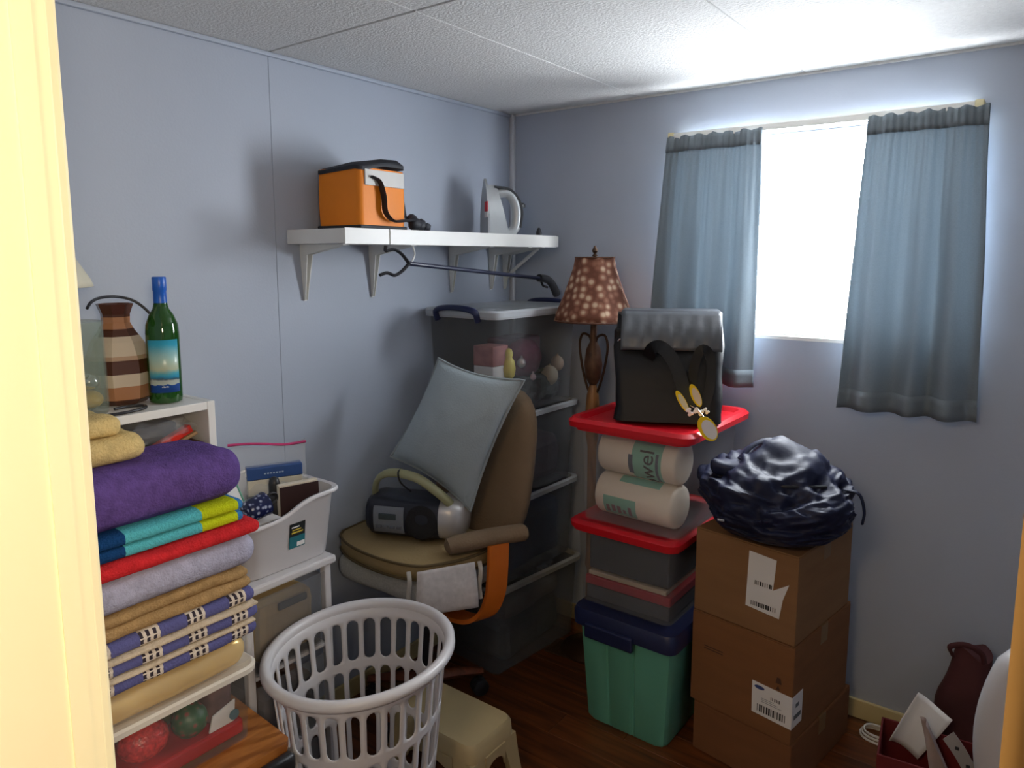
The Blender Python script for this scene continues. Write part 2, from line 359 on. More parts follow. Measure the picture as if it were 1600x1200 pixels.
b = NB(); tube(b, spline([(.100, -.062, .158), (.104, -.03, .145), (.108, -.015, .10), (.11, -.012, .055), (.112, .02, .028), (.11, .08, .03), (.105, .125, .034)], 6), .014, 8, flat=.28); obj('strap', b, bn, t, smooth=60)
b = NB(); tube(b, spline([(.0, .112, .15), (.03, .128, .14), (.05, .136, .10), (.06, .138, .05), (.07, .14, .03)], 6), .013, 8, flat=.3); obj('strap', b, bn, t, smooth=60)
b = NB(); rbox(b, -.07, .06, .1075, .118, .03, .14, r=.003); obj('side_pocket', b, orange, t)
b = NB()
for i, (px, py, pz, rr) in enumerate(((.095, .145, .022, .022), (.088, .180, .020, .020), (.100, .20, .014, .014), (.075, .155, .040, .016))): ball(b, (px, py, pz), rr, rr * 1.2, rr, 12, 8, .3, 9, i)
obj('strap_bundle', b, bn, t, smooth=60)
# clothes iron standing on its heel
t = thing('clothes_iron', 'grey clothes iron standing upright on the wall shelf by the corner', 'iron', (.15, -.29, 1.6785), R(-34)); t.scale = (1.05, 1.15, 1.0)
sil = M('iron_silver', (.50, .52, .53), .3, var=.04, metal=.3); dk = M('iron_dark', (.03, .032, .036), .4)
def ironring(zs, half, y0, y1): return [(x, y, zs) for x, y in ((-half, y0), (half, y0), (half * .96, (y0 + y1) / 2), (half * .55, y1), (-half * .55, y1), (-half * .96, (y0 + y1) / 2))]
prof = [(0, .050), (.03, .052), (.08, .050), (.13, .042), (.17, .030), (.20, .016), (.218, .003)]
b = NB(); loft(b, [[(hx * sx, yy, z) for sx, yy in ((-1, -.052), (1, -.052), (1, -.044), (-1, -.044))] for z, hx in prof]); obj('soleplate', b, M('polished_steel', (.55, .57, .58), .28, metal=.6), t)
b = NB(); loft(b, [[(hx * .93 * sx, yy, z * .97) for sx, yy in ((-1, -.0435), (1, -.0435), (.8, .028 - z * .20), (-.8, .028 - z * .20))] for z, hx in prof[:-1]]); obj('housing', b, sil, t, smooth=40)
b = NB(); tube(b, spline([(0, -.01, .012), (0, .03, .006), (0, .06, .03), (0, .066, .09), (0, .055, .14), (0, .03, .165), (0, -.01, .16)], 6), .021, 10, flat=.85); obj('handle', b, sil, t, smooth=60)
b = NB(); tube(b, spline([(.014, .074, .03), (.014, .081, .09), (.014, .068, .142), (.014, .035, .178), (.014, -.02, .186)], 6), .006, 6); obj('grip', b, dk, t, smooth=60)
b = NB(); rbox(b, .02, .052, -.056, -.0525, .09, .128, r=.001); obj('sticker', b, M('red_sticker', (.65, .03, .04), .5), t)
b = NB(); rbox(b, .018, .05, -.056, -.0525, .068, .088, r=.001); obj('sticker', b, paper, t)
b = NB(); lathe(b, [(.016, 0), (.016, .012), (.01, .018)], 12, (0, .082)); b.transform(Matrix.Translation((0, 0, .11))); obj('dial', b, dk, t)
b = NB(); lathe(b, [(.011, 1.679), (.012, 1.69), (.008, 1.703), (.004, 1.71)], 12, (.245, -.145)); tag(obj('bottle_cap', b, black), 'small black cap on the end of the wall shelf beside the iron', 'cap')
# reacher grabber under the shelf
t = thing('reacher_grabber', 'black reacher grabber hanging slanted under the wall shelf', 'grabber', (.26, -.55, 1.45))
G0, G1 = Vector((.285, -.93, 1.572)), Vector((.285, -.17, 1.505)); dG = (G1 - G0).normalized()
b = NB(); tube(b, [G0, G1], .0075, 10); obj('shaft', b, M('navy_metal', (.016, .02, .05), .35), t, world=True, smooth=50)
for s in (1, -1):
    b = NB(); q = [G0, G0 + Vector((0, -.03, .026 * s + .003)), G0 + Vector((0, -.062, .040 * s + .004)), G0 + Vector((0, -.085, .036 * s + .006)), G0 + Vector((0, -.10, .034 * s + .006))]
    if s < 0: q.append(G0 + Vector((0, -.125, -.034)))
    else: q += [G0 + Vector((0, -.098, .055)), ]
    tube(b, spline(q, 5), .0065, 8, flat=.8); obj('jaw', b, black, t, world=True, smooth=50)
b = NB(); tube(b, spline([G1 + Vector((0, -.03, .004)), G1 + Vector((0, .03, -.004)), G1 + Vector((0, .07, -.03)), G1 + Vector((0, .10, -.068))], 5), .016, 10, radii=None); obj('grip', b, black, t, world=True, smooth=50)
b = NB(); tube(b, spline([G1 + Vector((0, -.015, -.01)), G1 + Vector((0, 0, -.028)), G1 + Vector((0, .03, -.035))], 4), .005, 6); obj('trigger', b, black, t, world=True)
b = NB(); tube(b, spline([G0 + Vector((0, .01, .0)), (.282, -.90, 1.60), (.285, -.91, 1.626)], 4), .003, 6); obj('hanging_loop', b, metalw, t, world=True)

# ------------------------------------------------------------------ storage bins in the corner
binw, bind = .345, .535
def tote(name, label, loc, w, d, z, h, mat, rz=0, rimmat=None, lid=None, cat='storage bin', rimh=.018, taper=.93, group=None):
    t = thing(name, label, cat, (loc[0], loc[1], z), rz, group); b = NB()
    shell(b, [(w * taper, d * taper, .03, .001), (w * taper + .004, d * taper + .004, .032, .02), (w, d, .036, h - rimh)], .0025); obj('body', b, mat, t, smooth=40)
    b = NB(); rr = [(w + .002, h - rimh - .004), (w + .026, h - rimh - .002), (w + .028, h - .003), (w + .018, h), (w - .006, h), (w - .006, h - rimh)]
    loft(b, [ring(a, a - w + d, .04, zz, 4) for a, zz in rr], False, False); obj('rim', b, rimmat or mat, t, smooth=40)
    if lid: lid(t)
    return t
rimw = M('frosted_rim', (.62, .64, .66), .25, var=.03, alpha=.62)
def toplid(t):
    w, d, h = binw, bind, .385
    b = NB(); loft(b, [ring(w + .03, d + .03, .045, h - .012), ring(w + .034, d + .034, .045, h + .004), ring(w + .02, d + .02, .04, h + .011), ring(w - .04, d - .04, .03, h + .006)]); obj('lid', b, M('frosted_lid', (.60, .63, .66), .2, alpha=.72), t, smooth=40)
    for s in (-1, 1):
        b = NB(); tube(b, spline([(.10 - .2 * 0, s * (d / 2 + .012), h - .03), (.09, s * (d / 2 + .026), h + .008), (.0, s * (d / 2 + .026), h + .018), (-.09, s * (d / 2 + .026), h + .008), (-.10, s * (d / 2 + .012), h - .03)], 5), .014, 8, flat=.8); obj('handle', b, navyp, t, smooth=60)
bx, by = .2, -.315
BINS = 'clear storage bins stacked in the corner'
tote('storage_bin', 'clear plastic bin with dark side handles of mixed toys, topmost in the corner stack', (bx, by), binw, bind, 1.006, .385, clear, R(-1), rimw, toplid, group=BINS)
tote('storage_bin', 'clear plastic bin of dark purple cloth right under the toy bin', (bx, by), binw, bind, .679, .326, cloudy, R(-1), rimw, group=BINS)
tote('storage_bin', 'clear plastic bin of dark blue cloth, third from the top of the corner stack', (bx, by), binw, bind, .352, .326, cloudy, R(-2), rimw, group=BINS)
tote('storage_bin', 'clear plastic bin of grey-green cloth on the floor under the corner stack', (bx + .01, by + .0), binw + .02, bind - .03, 0.001, .350, cloudy, R(-7), M('bin_rim_cream', (.5, .48, .42), .4, alpha=.7), group=BINS)
cl = lambda n, c, **k: M(n, c, .9, bump=.5, bs=50, **k)
b = NB(); soft(b, .07, .33, -.53, -.09, .683, .87, .04, (8, 12, 5), .012, 9, 3); tag(obj('folded_cloth', b, cl('plum_cloth', (.055, .03, .045))), 'dark plum folded cloth inside the second corner bin', 'cloth')
b = NB(); soft(b, .07, .33, -.53, -.09, .356, .60, .04, (8, 12, 5), .012, 9, 4); tag(obj('folded_cloth', b, cl('navy_cloth', (.022, .035, .075))), 'dark blue folded cloth inside the third corner bin', 'cloth')
b = NB(); soft(b, .08, .345, -.50, -.12, .008, .17, .04, (8, 12, 5), .012, 9, 5); tag(obj('folded_cloth', b, cl('sage_cloth', (.085, .10, .095))), 'grey-green folded cloth at the bottom of the lowest corner bin', 'cloth')
b = NB(); soft(b, .08, .345, -.50, -.12, .176, .262, .035, (8, 12, 5), .014, 12, 6); tag(obj('folded_cloth', b, cl('taupe_cloth', (.16, .14, .115))), 'taupe folded cloth on top of the grey-green one in the lowest bin', 'cloth')
b = NB(); ball(b, (.25, -.2, .305), .09, .10, .04, 24, 14, .8, 14, 3); tag(obj('plastic_bag', b, film, smooth=30), 'crumpled clear plastic bag in the top of the lowest corner bin', 'bag')
# toys in the top bin
Z0 = 1.012
b = NB(); prof = [(.012, 0), (.022, .012), (.027, .04), (.022, .068), (.013, .082), (.017, .096), (.012, .112), (.002, .118)]; lathe(b, prof, 14, (.325, -.455)); b.transform(Matrix.Translation((0, 0, Z0 + .125))); 
o = tag(obj('toy_chick', b, M('yellow_toy', (.62, .52, .10), .5, var=.1), smooth=60), 'small yellow chick-shaped toy in the top corner bin', 'toy')
t = thing('small_box', 'small pink and white carton in the top corner bin beside the yellow toy', 'carton', (.27, -.50, Z0 + .125))
obj('body', RB(-.04, .05, -.045, .045, .0, .055, r=.002), paper, t); obj('lid', RB(-.041, .051, -.046, .046, .0555, .13, r=.002), M('pink_card', (.38, .16, .15), .7, var=.25, vs=25), t)
b = NB(); ball(b, (.27, -.285, Z0 + .185), .07, .075, .075, 20, 14, .12, 9, 2); tag(obj('plush_ball', b, M('plum_plush', (.20, .04, .08), .9, var=.3, vs=20, bump=.6), smooth=60), 'large plum plush ball in the top corner bin', 'toy')
for i, (px, py, pz, rr, m_, lab) in enumerate(((.315, -.165, .10, .036, M('cream_toy', (.42, .36, .27), .6, var=.15), 'cream round ornament low in the top corner bin'), (.32, -.115, .145, .028, M('tan_toy', (.35, .26, .18), .5, var=.15), 'tan round ornament resting above the cream one'), (.315, -.36, .175, .017, M('silver_toy', (.6, .55, .58), .3, var=.1, metal=.5), 'small silver bauble between plush ball and yellow toy'), (.335, -.31, .115, .012, M('pale_pink_toy', (.6, .45, .5), .4, var=.1), 'tiny pale pink bauble under the plush ball'))):
    b = NB(); ball(b, (px, py, Z0 + pz), rr, rr, rr * 1.15, 16, 10, .06, 8, i); lathe(b, [(.004, Z0 + pz + rr * 1.1), (.004, Z0 + pz + rr * 1.1 + .008)], 8, (px, py)); tag(obj('ornament', b, m_, smooth=60), lab, 'ornament')
b = NB(); soft(b, .055, .33, -.55, -.09, Z0, Z0 + .105, .03, (10, 16, 4), .014, 16, 8); tag(obj('tinsel_garland', b, M('dark_garland', (.035, .045, .045), .8, var=.9, vs=30, bump=.9, bs=60)), 'dark tangled garland filling the bottom of the top corner bin', 'garland')
rnd = random.Random(3); t = thing('leafy_sprig', 'grey-green leafy sprig under the cream ornament in the top bin', 'sprig', (.295, -.15, Z0 + .106))
b = NB(); tube(b, spline([(-.02, -.05, .004), (0, -.01, .012), (.01, .03, .010), (.005, .055, .006)], 4), .0025, 6); obj('stem', b, M('sage_stem', (.08, .09, .05), .8), t)
for i in range(16):
    y_ = -.05 + .1 * i / 15; a = (1.2 if i % 2 else -1.2) + rnd.uniform(-.4, .4); p = Vector((-.005, y_, .012)); d = Vector((math.sin(a), .6, rnd.uniform(-.05, .5))) * .02
    b = NB(); tube(b, [p, p + d * .5 + Vector((0, 0, .004)), p + d], .004, 6, radii=[.001, .008, .001], flat=.3); obj('leaf', b, M('sage_leaf', (.12, .16, .10), .7, var=.4, vs=20), t)
b = NB(); rbox(b, .07, .20, -.27, -.06, Z0 + .11, Z0 + .25, r=.01); tag(obj('gift_box', b, M('maroon_card', (.10, .03, .05), .6, var=.4, vs=14)), 'maroon box at the back of the top corner bin', 'box')

# ------------------------------------------------------------------ lamp with floral shade
t = thing('floor_lamp', 'tall lamp with flowered brown shade standing behind the red-lidded totes', 'lamp', (.535, -.19, 0))
brz = M('bronze', (.07, .035, .02), .4, metal=.6, var=.2)
b = NB(); lathe(b, [(.11, 0), (.115, .01), (.10, .022), (.03, .04), (.018, .06)], 28); obj('base', b, brz, t, smooth=40)
b = NB(); lathe(b, [(.016, .05), (.018, .3), (.013, .34), (.022, .37), (.018, .42), (.018, .85), (.026, .9), (.03, .98), (.024, 1.06), (.014, 1.10)], 18); obj('column', b, Mwood('lamp_wood', (.16, .07, .025), (.36, .17, .06), .4, (20, 20, 2)), t, smooth=40)
b = NB(); lathe(b, [(.014, 1.10), (.03, 1.13), (.036, 1.18), (.028, 1.24), (.014, 1.27), (.012, 1.36), (.006, 1.60)], 16); obj('urn', b, M('bronze_urn', (.12, .06, .035), .5, metal=.3, var=.4, vs=30), t, smooth=40)
for s in (-1, 1):
    b = NB(); tube(b, spline([(.012 * s, 0, 1.06), (.03 * s, 0, 1.10), (.05 * s, 0, 1.17), (.062 * s, 0, 1.25), (.05 * s, 0, 1.295), (.02 * s, 0, 1.29), (.008 * s, 0, 1.26)], 6), .005, 7); obj('scroll', b, brz, t, smooth=60)
b = NB(); n = 48; prof = [(.150, 1.352), (.143, 1.38), (.118, 1.44), (.096, 1.50), (.078, 1.555), (.072, 1.59)]
loft(b, [[((r + .003 * math.cos(a * 8)) * math.cos(a), (r + .003 * math.cos(a * 8)) * math.sin(a), z) for a in [2 * math.pi * i / n for i in range(n)]] for r, z in prof], False, False); 
sh = obj('shade', b, Mspots('floral_cloth', (.16, .055, .03), (.30, .13, .08), (.62, .46, .32), 32), t, smooth=60, solid=.003)
for z, r in ((1.352, .151), (1.59, .073)):
    b = NB(); tube(b, [(r * math.cos(2 * math.pi * i / 32), r * math.sin(2 * math.pi * i / 32), z) for i in range(32)], .004, 6, closed=True); obj('trim_ring', b, M('brown_braid', (.12, .05, .03), .8), sh)
b = NB(); lathe(b, [(.012, 1.595), (.005, 1.605), (.012, 1.615), (.003, 1.635)], 10); obj('finial', b, brz, t)

# ------------------------------------------------------------------ red-lidded totes, teal tub, tote bag
teal = M('teal_plastic', (.13, .42, .31), .4, var=.04); red = M('red_plastic', (.62, .008, .018), .35, var=.04)
t = thing('storage_tub', 'tall teal ribbed tub with navy lid on the floor under clear totes', 'storage tub', (.90, -.335, 0), R(-1))
b = NB()
def tubring(w, d, z, g):
    h = w / 2; k = d / 2; r = .03
    front = [(-h + r, -k), (-h * .42 - .012, -k), (-h * .42, -k + g), (-h * .36, -k + g), (-h * .36 + .012, -k), (h * .20 - .008, -k), (h * .20, -k + g), (h * .20 + .004, -k + g), (h * .20 + .012, -k), (h - r, -k)]
    side = [(h - r * .3, -k + r * .3), (h, -k + r), (h, -k * .25), (h - g, -k * .2), (h - g, k * .2), (h, k * .25), (h, k - r), (h - r * .3, k - r * .3)]
    return [(x, y, z) for x, y in front + side + [(h - r, k), (-h + r, k), (-h + r * .3, k - r * .3), (-h, k - r), (-h, -k + r), (-h + r * .3, -k + r * .3)]]
loft(b, [tubring(.29, .46, .001, .002), tubring(.302, .472, .012, .008), tubring(.345, .51, .345, .010), tubring(.35, .515, .36, .002)]); obj('body', b, teal, t, smooth=30)
b = NB(); loft(b, [ring(.355, .53, .03, .352), ring(.38, .55, .035, .356), ring(.383, .553, .035, .40), ring(.37, .54, .035, .414), ring(.31, .48, .03, .412)]); obj('lid', b, navyp, t, smooth=40)
for sx in (-.03,):
    obj('latch', RB(-.13, .05, -.288, -.268, .325, .375, r=.006), navyp, t)
obj('latch', RB(.184, .2, -.1, .1, .325, .375, r=.006), navyp, t)
TX, TY, TW, TD = .875, -.335, .365, .46
def redlid(h, w, d, up=.022):
    def f(t):
        b = NB(); loft(b, [ring(w + .02, d + .02, .035, h - .012), ring(w + .055, d + .055, .04, h - .008), ring(w + .06, d + .06, .042, h + up * .5), ring(w + .04, d + .04, .04, h + up), ring(w + .005, d + .005, .035, h + up), ring(w - .02, d - .02, .03, h + up * .35)]); obj('lid', b, red, t, smooth=40)
    return f
tote('storage_tote', 'clear tote with red lid packed with dark folders, on the teal tub', (TX, TY), TW, TD, .415, .278, clear, R(-1), red, redlid(.278, TW - .02, TD - .01, .016), 'storage tote', group='red-lidded clear totes')
tote('storage_tote', 'clear tote with red lid holding paper towel rolls, under the black tote bag', (TX + .015, TY), TW + .02, TD + .0, .7105, .330, M('clear_thin', (.6, .6, .62), .12, alpha=.07), R(-1), M('red_rim', (.62, .008, .018), .35), redlid(.330, TW + .03, TD, .022), 'storage tote', group='red-lidded clear totes')
b = NB(); rbox(b, .73, 1.025, -.53, -.16, .53, .665, r=.006); tag(obj('file_box', b, M('charcoal_card', (.035, .042, .055), .7)), 'dark charcoal box in the upper half of the middle tote', 'box')
t = thing('gift_carton', 'red carton with cream top in the lower half of the middle tote', 'carton', (.875, -.345, .421))
obj('body', RB(-.155, .155, -.185, .19, 0, .05, r=.004), M('slate_card', (.06, .06, .07), .7), t); obj('lid', RB(-.158, .158, -.188, .192, .051, .082, r=.004), M('red_card', (.36, .02, .035), .5), t); obj('top_sheet', RB(-.15, .14, -.18, .18, .0825, .098, r=.003), M('cream_card', (.55, .45, .34), .7), t)
# paper towel rolls lying along the tote front
wrap = M('towel_wrap', (.76, .68, .58), .5, var=.03, bump=.1, bs=30)
mint = M('mint_print', (.22, .47, .38), .5, var=.06); dkp = M('charcoal_print', (.05, .05, .055), .5)
def cyl_patch(bm, R0, a0, a1, x0, x1, n=10):
    rows = [[(x, -R0 * math.cos(R(a0 + (a1 - a0) * i / n)), R0 * math.sin(R(a0 + (a1 - a0) * i / n))) for x in (x0, x1)] for i in range(n + 1)]
    rows2 = [[(x, y * 1.0015, z * 1.0015) for x, y, z in q] for q in rows]
    vs_ = [[bm.verts.new(p) for p in q] for q in rows]; v2 = [[bm.verts.new(p) for p in q] for q in rows2]
    for i in range(n):
        bm.faces.new((vs_[i][0], vs_[i][1], vs_[i + 1][1], vs_[i + 1][0])); bm.faces.new((v2[i][0], v2[i + 1][0], v2[i + 1][1], v2[i][1]))
def roll(label, loc, rr, kind, rz):
    t = thing('paper_towel_roll', label, 'paper towel roll', loc, rz, 'paper towel rolls in the top tote'); L_ = .29
    b = NB(); rings = []
    for x, r in ((-L_ / 2, .02), (-L_ / 2, rr - .012), (-L_ / 2 + .004, rr - .004), (-L_ / 2 + .012, rr), (L_ / 2 - .012, rr), (L_ / 2 - .004, rr - .004), (L_ / 2, rr - .012), (L_ / 2, .02)):
        rings.append([(x, r * math.cos(2 * math.pi * i / 36), rr + r * math.sin(2 * math.pi * i / 36)) for i in range(36)])
    loft(b, rings); obj('roll', b, wrap, t, smooth=40)
    up = Matrix.Translation((0, 0, rr))
    if kind == 1:
        b = NB(); cyl_patch(b, rr + .0006, -75, 55, -.01, .098, 14); b.transform(up); obj('mint_panel', b, mint, t)
        tb = text_bm('Towel', .075); 
        for v in tb.verts:   # wrap round the roll, reading upward
            u, vv, e = v.co; ang = (u - .052) / rr; k = rr + .0016 + e
            v.co = Vector((.048 - vv, -k * math.cos(ang - .02), k * math.sin(ang - .02) + rr))
        obj('lettering', tb, dkp, t, label='dark lettering on the mint panel')
        b = NB(); cyl_patch(b, rr + .0012, -60, 25, .078, .088); cyl_patch(b, rr + .0012, -40, 14, -.021, -.004); b.transform(up); obj('print_bar', b, M('slate_print', (.10, .12, .17), .5), t)
        tb = text_bm('1 ROLL', .016)
        for v in tb.verts:
            u, vv, e = v.co; ang = u / rr - .2; k = rr + .0022 + e; v.co = Vector((-.0125 - vv, -k * math.cos(ang), k * math.sin(ang) + rr))
        tb.free()
    else:
        b = NB(); cyl_patch(b, rr + .0006, -48, 8, -.105, .018); b.transform(up); obj('mint_panel', b, mint, t)
        b = NB(); cyl_patch(b, rr + .0006, 52, 78, -.06, .09); b.transform(up); obj('mint_panel', b, mint, t)
        b = NB(); rn = random.Random(5)
        for i in range(5): cyl_patch(b, rr + .0012, -40 + 3 * (i % 2), -18 + rn.uniform(-6, 6), -.095 + i * .021, -.088 + i * .021 + rn.uniform(0, .008), 4)
        b.transform(up); obj('print_mark', b, M('plum_print', (.22, .13, .16), .5), t)
roll('paper towel roll with mint lettered panel, lying on top of another roll', (.893, -.455, .716 + .148), .073, 1, R(-3))
roll('paper towel roll with small mint patches, beneath the lettered roll', (.885, -.455, .7155), .0735, 2, R(-3))

# black insulated tote bag on the red lid
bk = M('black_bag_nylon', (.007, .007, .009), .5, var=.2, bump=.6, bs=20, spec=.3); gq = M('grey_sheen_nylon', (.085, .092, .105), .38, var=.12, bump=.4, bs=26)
t = thing('tote_bag', 'black insulated tote bag with hanging tags on the red lid', 'bag', (.92, -.355, 1.0645), R(25))
b = NB(); rings = []
for s in [i / 10 for i in range(11)]:
    w_ = .345 + .02 * math.sin(s * 2.6) - .02 * s; d_ = .27 * (1 - s) + .10 * s + .03 * math.sin(s * math.pi); z = .33 * s; off = .06 * s
    rg = []
    for x, y_ in rrect(w_, d_, .035 * (1 - .6 * s), 5):
        q = Vector((x, y_ + off, z)); q += noise.noise_vector(q * 9) * .016 * (1 if 0 < s else 0); q.z = z if s == 0 else q.z; rg.append(q)
    rings.append(rg)
loft(b, rings); bmesh.ops.subdivide_edges(b, edges=b.edges[:], cuts=1, smooth=.3); obj('body', b, bk, t, smooth=50)
# sloping quilted front flap: from the top rim down the front
b = NB(); n, m = 24, 10
def flap(u, v, o=0):
    y0, z0, y1, z1 = .005, .345, -.062, .225
    q = Vector((-.155 + .325 * u, y0 + (y1 - y0) * v - .006 * math.sin(v * math.pi) - o, z0 + (z1 - z0) * v)); q.y -= .011 * abs(math.sin(u * 7 * math.pi + v * 1.6)) ** .6 * math.sin(math.pi * min(max(v, .05), .95)); return q
g = [[b.verts.new(flap(i / n, j / m)) for i in range(n + 1)] for j in range(m + 1)]
for j in range(m):
    for i in range(n): b.faces.new((g[j][i], g[j][i + 1], g[j + 1][i + 1], g[j + 1][i]))
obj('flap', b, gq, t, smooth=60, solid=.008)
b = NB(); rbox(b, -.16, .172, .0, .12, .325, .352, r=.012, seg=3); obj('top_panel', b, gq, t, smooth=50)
b = NB(); ribbon(b, spline([(-.065, -.065, .20), (-.05, -.095, .235), (-.02, -.115, .24), (.02, -.14, .195), (.045, -.165, .13), (.065, -.185, .065)], 6), (0, -1, .35), .042, .004); obj('strap', b, bk, t, smooth=60)
b = NB(); ribbon(b, spline([(.075, -.095, .10), (.085, -.09, .19), (.105, -.09, .235), (.13, -.09, .215), (.135, -.11, .14), (.115, -.14, .04)], 6), (0, -1, .3), .03, .004); obj('strap', b, bk, t, smooth=60)
b = NB(); rbox(b, -.18, -.150, -.02, .07, .20, .29, r=.01); obj('side_tab', b, bk, t)
for px, pz in ((-.158, .245), (-.152, .205)):
    b = NB(); tube(b, [(px + .008 * math.cos(a), -.026, pz + .010 * math.sin(a)) for a in [2 * math.pi * i / 12 for i in range(12)]], .002, 6, closed=True); obj('ring', b, M('bag_chrome', (.6, .6, .6), .25, metal=1), t)
yl = M('yellow_tag', (.90, .62, .0), .4, var=.05); wt = M('white_tag', (.82, .80, .80), .45, var=.03); orr = M('orange_print', (.75, .20, .06), .5)
def oval(c, rx, rz_, rot, mat1, mat2, name='tag', yoff=0):
    def el(a, b_, th): 
        bb = NB(); ring_ = lambda y: [(a * math.cos(2 * math.pi * i / 24), y, b_ * math.sin(2 * math.pi * i / 24)) for i in range(24)]
        loft(bb, [ring_(-th), ring_(th)]); bb.transform(Matrix.Translation(c) @ Matrix.Rotation(R(8), 4, 'Z') @ Matrix.Rotation(rot, 4, 'Y')); return bb
    o = obj(name, el(rx, rz_, .0012), mat1, t)
    bb = NB(); ring_ = lambda y: [(.0 + rx * .75 * math.cos(2 * math.pi * i / 24) + rx * .12, y, rz_ * .78 * math.sin(2 * math.pi * i / 24) - rz_ * .1) for i in range(24)]
    loft(bb, [ring_(-.0022), ring_(-.0008)]); bb.transform(Matrix.Translation(c) @ Matrix.Rotation(R(8), 4, 'Z') @ Matrix.Rotation(rot, 4, 'Y')); obj('printed_face', bb, mat2, o)
oval((.085, -.20, .105), .014, .038, R(-24), yl, M('pale_print', (.75, .62, .45), .5))
oval((.045, -.198, .085), .011, .038, R(-30), yl, M('cream_print', (.7, .66, .45), .5))
oval((.122, -.235, .010), .026, .042, R(-32), yl, wt)
def bone(c, s, rot):
    bb = NB(); 
    for q in ((-.6, .3), (-.6, -.3), (.6, .3), (.6, -.3)): ball(bb, (q[0] * s, 0, q[1] * s), s * .42, .003, s * .42, 10, 6)
    rbox(bb, -.6 * s, .6 * s, -.003, .003, -.32 * s, .32 * s, r=.001); bb.transform(Matrix.Translation(c) @ Matrix.Rotation(rot, 4, 'Y')); obj('charm', bb, wt, t, label='white charm')
bone((.068, -.198, .052), .013, R(60)); bone((.095, -.202, .055), .015, R(25)); bone((.118, -.20, .058), .010, R(50))
b = NB(); tube(b, spline([(.07, -.185, .07), (.095, -.205, .06), (.108, -.215, .045), (.113, -.225, .036)], 4), .0015, 6); obj('cord', b, M('bag_chrome', (.6, .6, .6), .3, metal=1), t)

# ------------------------------------------------------------------ cardboard boxes with a navy duffel on top
def card(name, c): return M(name, c, .85, var=.07, vs=5, bump=.08, bs=30, stretch=(1, 1, 5))
tape = M('tan_tape', (.36, .20, .08), .3, var=.05, alpha=.6)
def carton(label, corner, w, d, z0, z1, rz, mat):
    """corner = front edge next to the window wall side; local x along the front, y into the room's back"""
    t = thing('cardboard_box', label, 'box', (corner[0], corner[1], z0), rz, 'cardboard boxes stacked by the window wall'); h = z1 - z0
    obj('body', RB(-w, 0, 0, d, 0, h - .0045, r=.003), mat, t)
    for y0, y1 in ((.001, d / 2 - .001), (d / 2 + .001, d - .001)): obj('flap', RB(-w + .001, -.001, y0, y1, h - .004, h, r=.001, seg=1), mat, t)
    obj('tape', B(-w + .0, 0.0, d / 2 - .025, d / 2 + .025, h, h + .0004), tape, t)
    obj('tape', B(-.0002, .0006, d / 2 - .025, d / 2 + .025, h - .06, h - .001), tape, t)
    return t
RZ = R(-9)
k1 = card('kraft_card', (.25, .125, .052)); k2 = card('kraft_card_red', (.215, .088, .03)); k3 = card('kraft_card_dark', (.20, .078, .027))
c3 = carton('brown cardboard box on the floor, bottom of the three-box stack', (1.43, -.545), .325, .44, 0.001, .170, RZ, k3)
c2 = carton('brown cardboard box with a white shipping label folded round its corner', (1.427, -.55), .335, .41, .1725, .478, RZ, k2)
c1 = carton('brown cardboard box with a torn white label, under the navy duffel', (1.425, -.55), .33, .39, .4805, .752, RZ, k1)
def bars(x0, x1, z0, z1, seed, n=16, y=-.0018):
    b = NB(); rn = random.Random(seed); x = x0
    while x < x1:
        wd = rn.choice((.002, .003, .005)); box(b, x, min(x + wd, x1), y - .0004, y, z0, z1); x += wd + rn.choice((.002, .003, .0045))
    return b
def polyfront(poly, y0=-.0014, y1=-.0002):
    b = NB(); loft(b, [[(x, y0, z) for x, z in poly], [(x, y1, z) for x, z in poly]]); return b
lb = obj('label', polyfront([(-.135, .095), (-.03, .088), (-.021, .15), (-.005, .20), (-.052, .168), (-.045, .262), (-.13, .268)]), paper, c1, label='torn white shipping label')
lb.data.transform(Matrix.Translation((-.02, 0, -.02)))
obj('barcode', bars(-.138, -.06, .083, .097, 1), ink, lb); obj('barcode', bars(-.128, -.075, .150, .163, 2), ink, lb)
lb = obj('label', polyfront([(-.122, .055), (0, .052), (0, .152), (-.124, .155)]), paper, c2, label='white shipping label folded round the box corner')
b = NB(); box(b, .0002, .0014, -.0014, .068, .052, .152); obj('label_fold', b, paper, lb)
obj('barcode', bars(-.105, -.016, .065, .088, 3), ink, lb); obj('print_block', bars(-.064, -.036, .116, .126, 4), ink, lb)
b = NB(); loft(b, [[(-.10 + .016 * math.cos(a), y_, .141 + .006 * math.sin(a)) for a in [2 * math.pi * i / 16 for i in range(16)]] for y_ in (-.0022, -.0016)]); obj('logo', b, M('blue_ink', (.05, .08, .25), .6), lb)
b = NB(); [box(b, -.092, -.03 - .012 * (i % 3), -.0021, -.0017, .0985 + i * .0055, .1003 + i * .0055) for i in range(3)]; obj('print_line', b, M('grey_ink', (.35, .35, .38), .7), lb)
b = NB(); box(b, .0015, .002, .022, .042, .112, .124); box(b, .0015, .002, .012, .058, .076, .09); obj('print_block', b, M('grey_ink2', (.12, .13, .14), .7), lb)
b = polyfront([(-.052, .178), (-.034, .178), (-.038, .196), (-.048, .196)]); obj('print_mark', b, M('brown_ink', (.07, .03, .015), .8), c2)
b = polyfront([(-.05, .158), (-.038, .158), (-.044, .171)]); obj('print_mark', b, MC['brown_ink'], c2)
b = NB(); [box(b, -.29, -.225, -.0006, -.0001, .19 + i * .008, .193 + i * .008) for i in range(2)]; obj('print_line', b, MC['brown_ink'], c2)
b = polyfront([(-.215, .20), (-.11, .20), (-.112, .225), (-.213, .225)], -.0006, .001); obj('hand_hole', b, M('dark_hole', (.06, .025, .01), .9), c3)
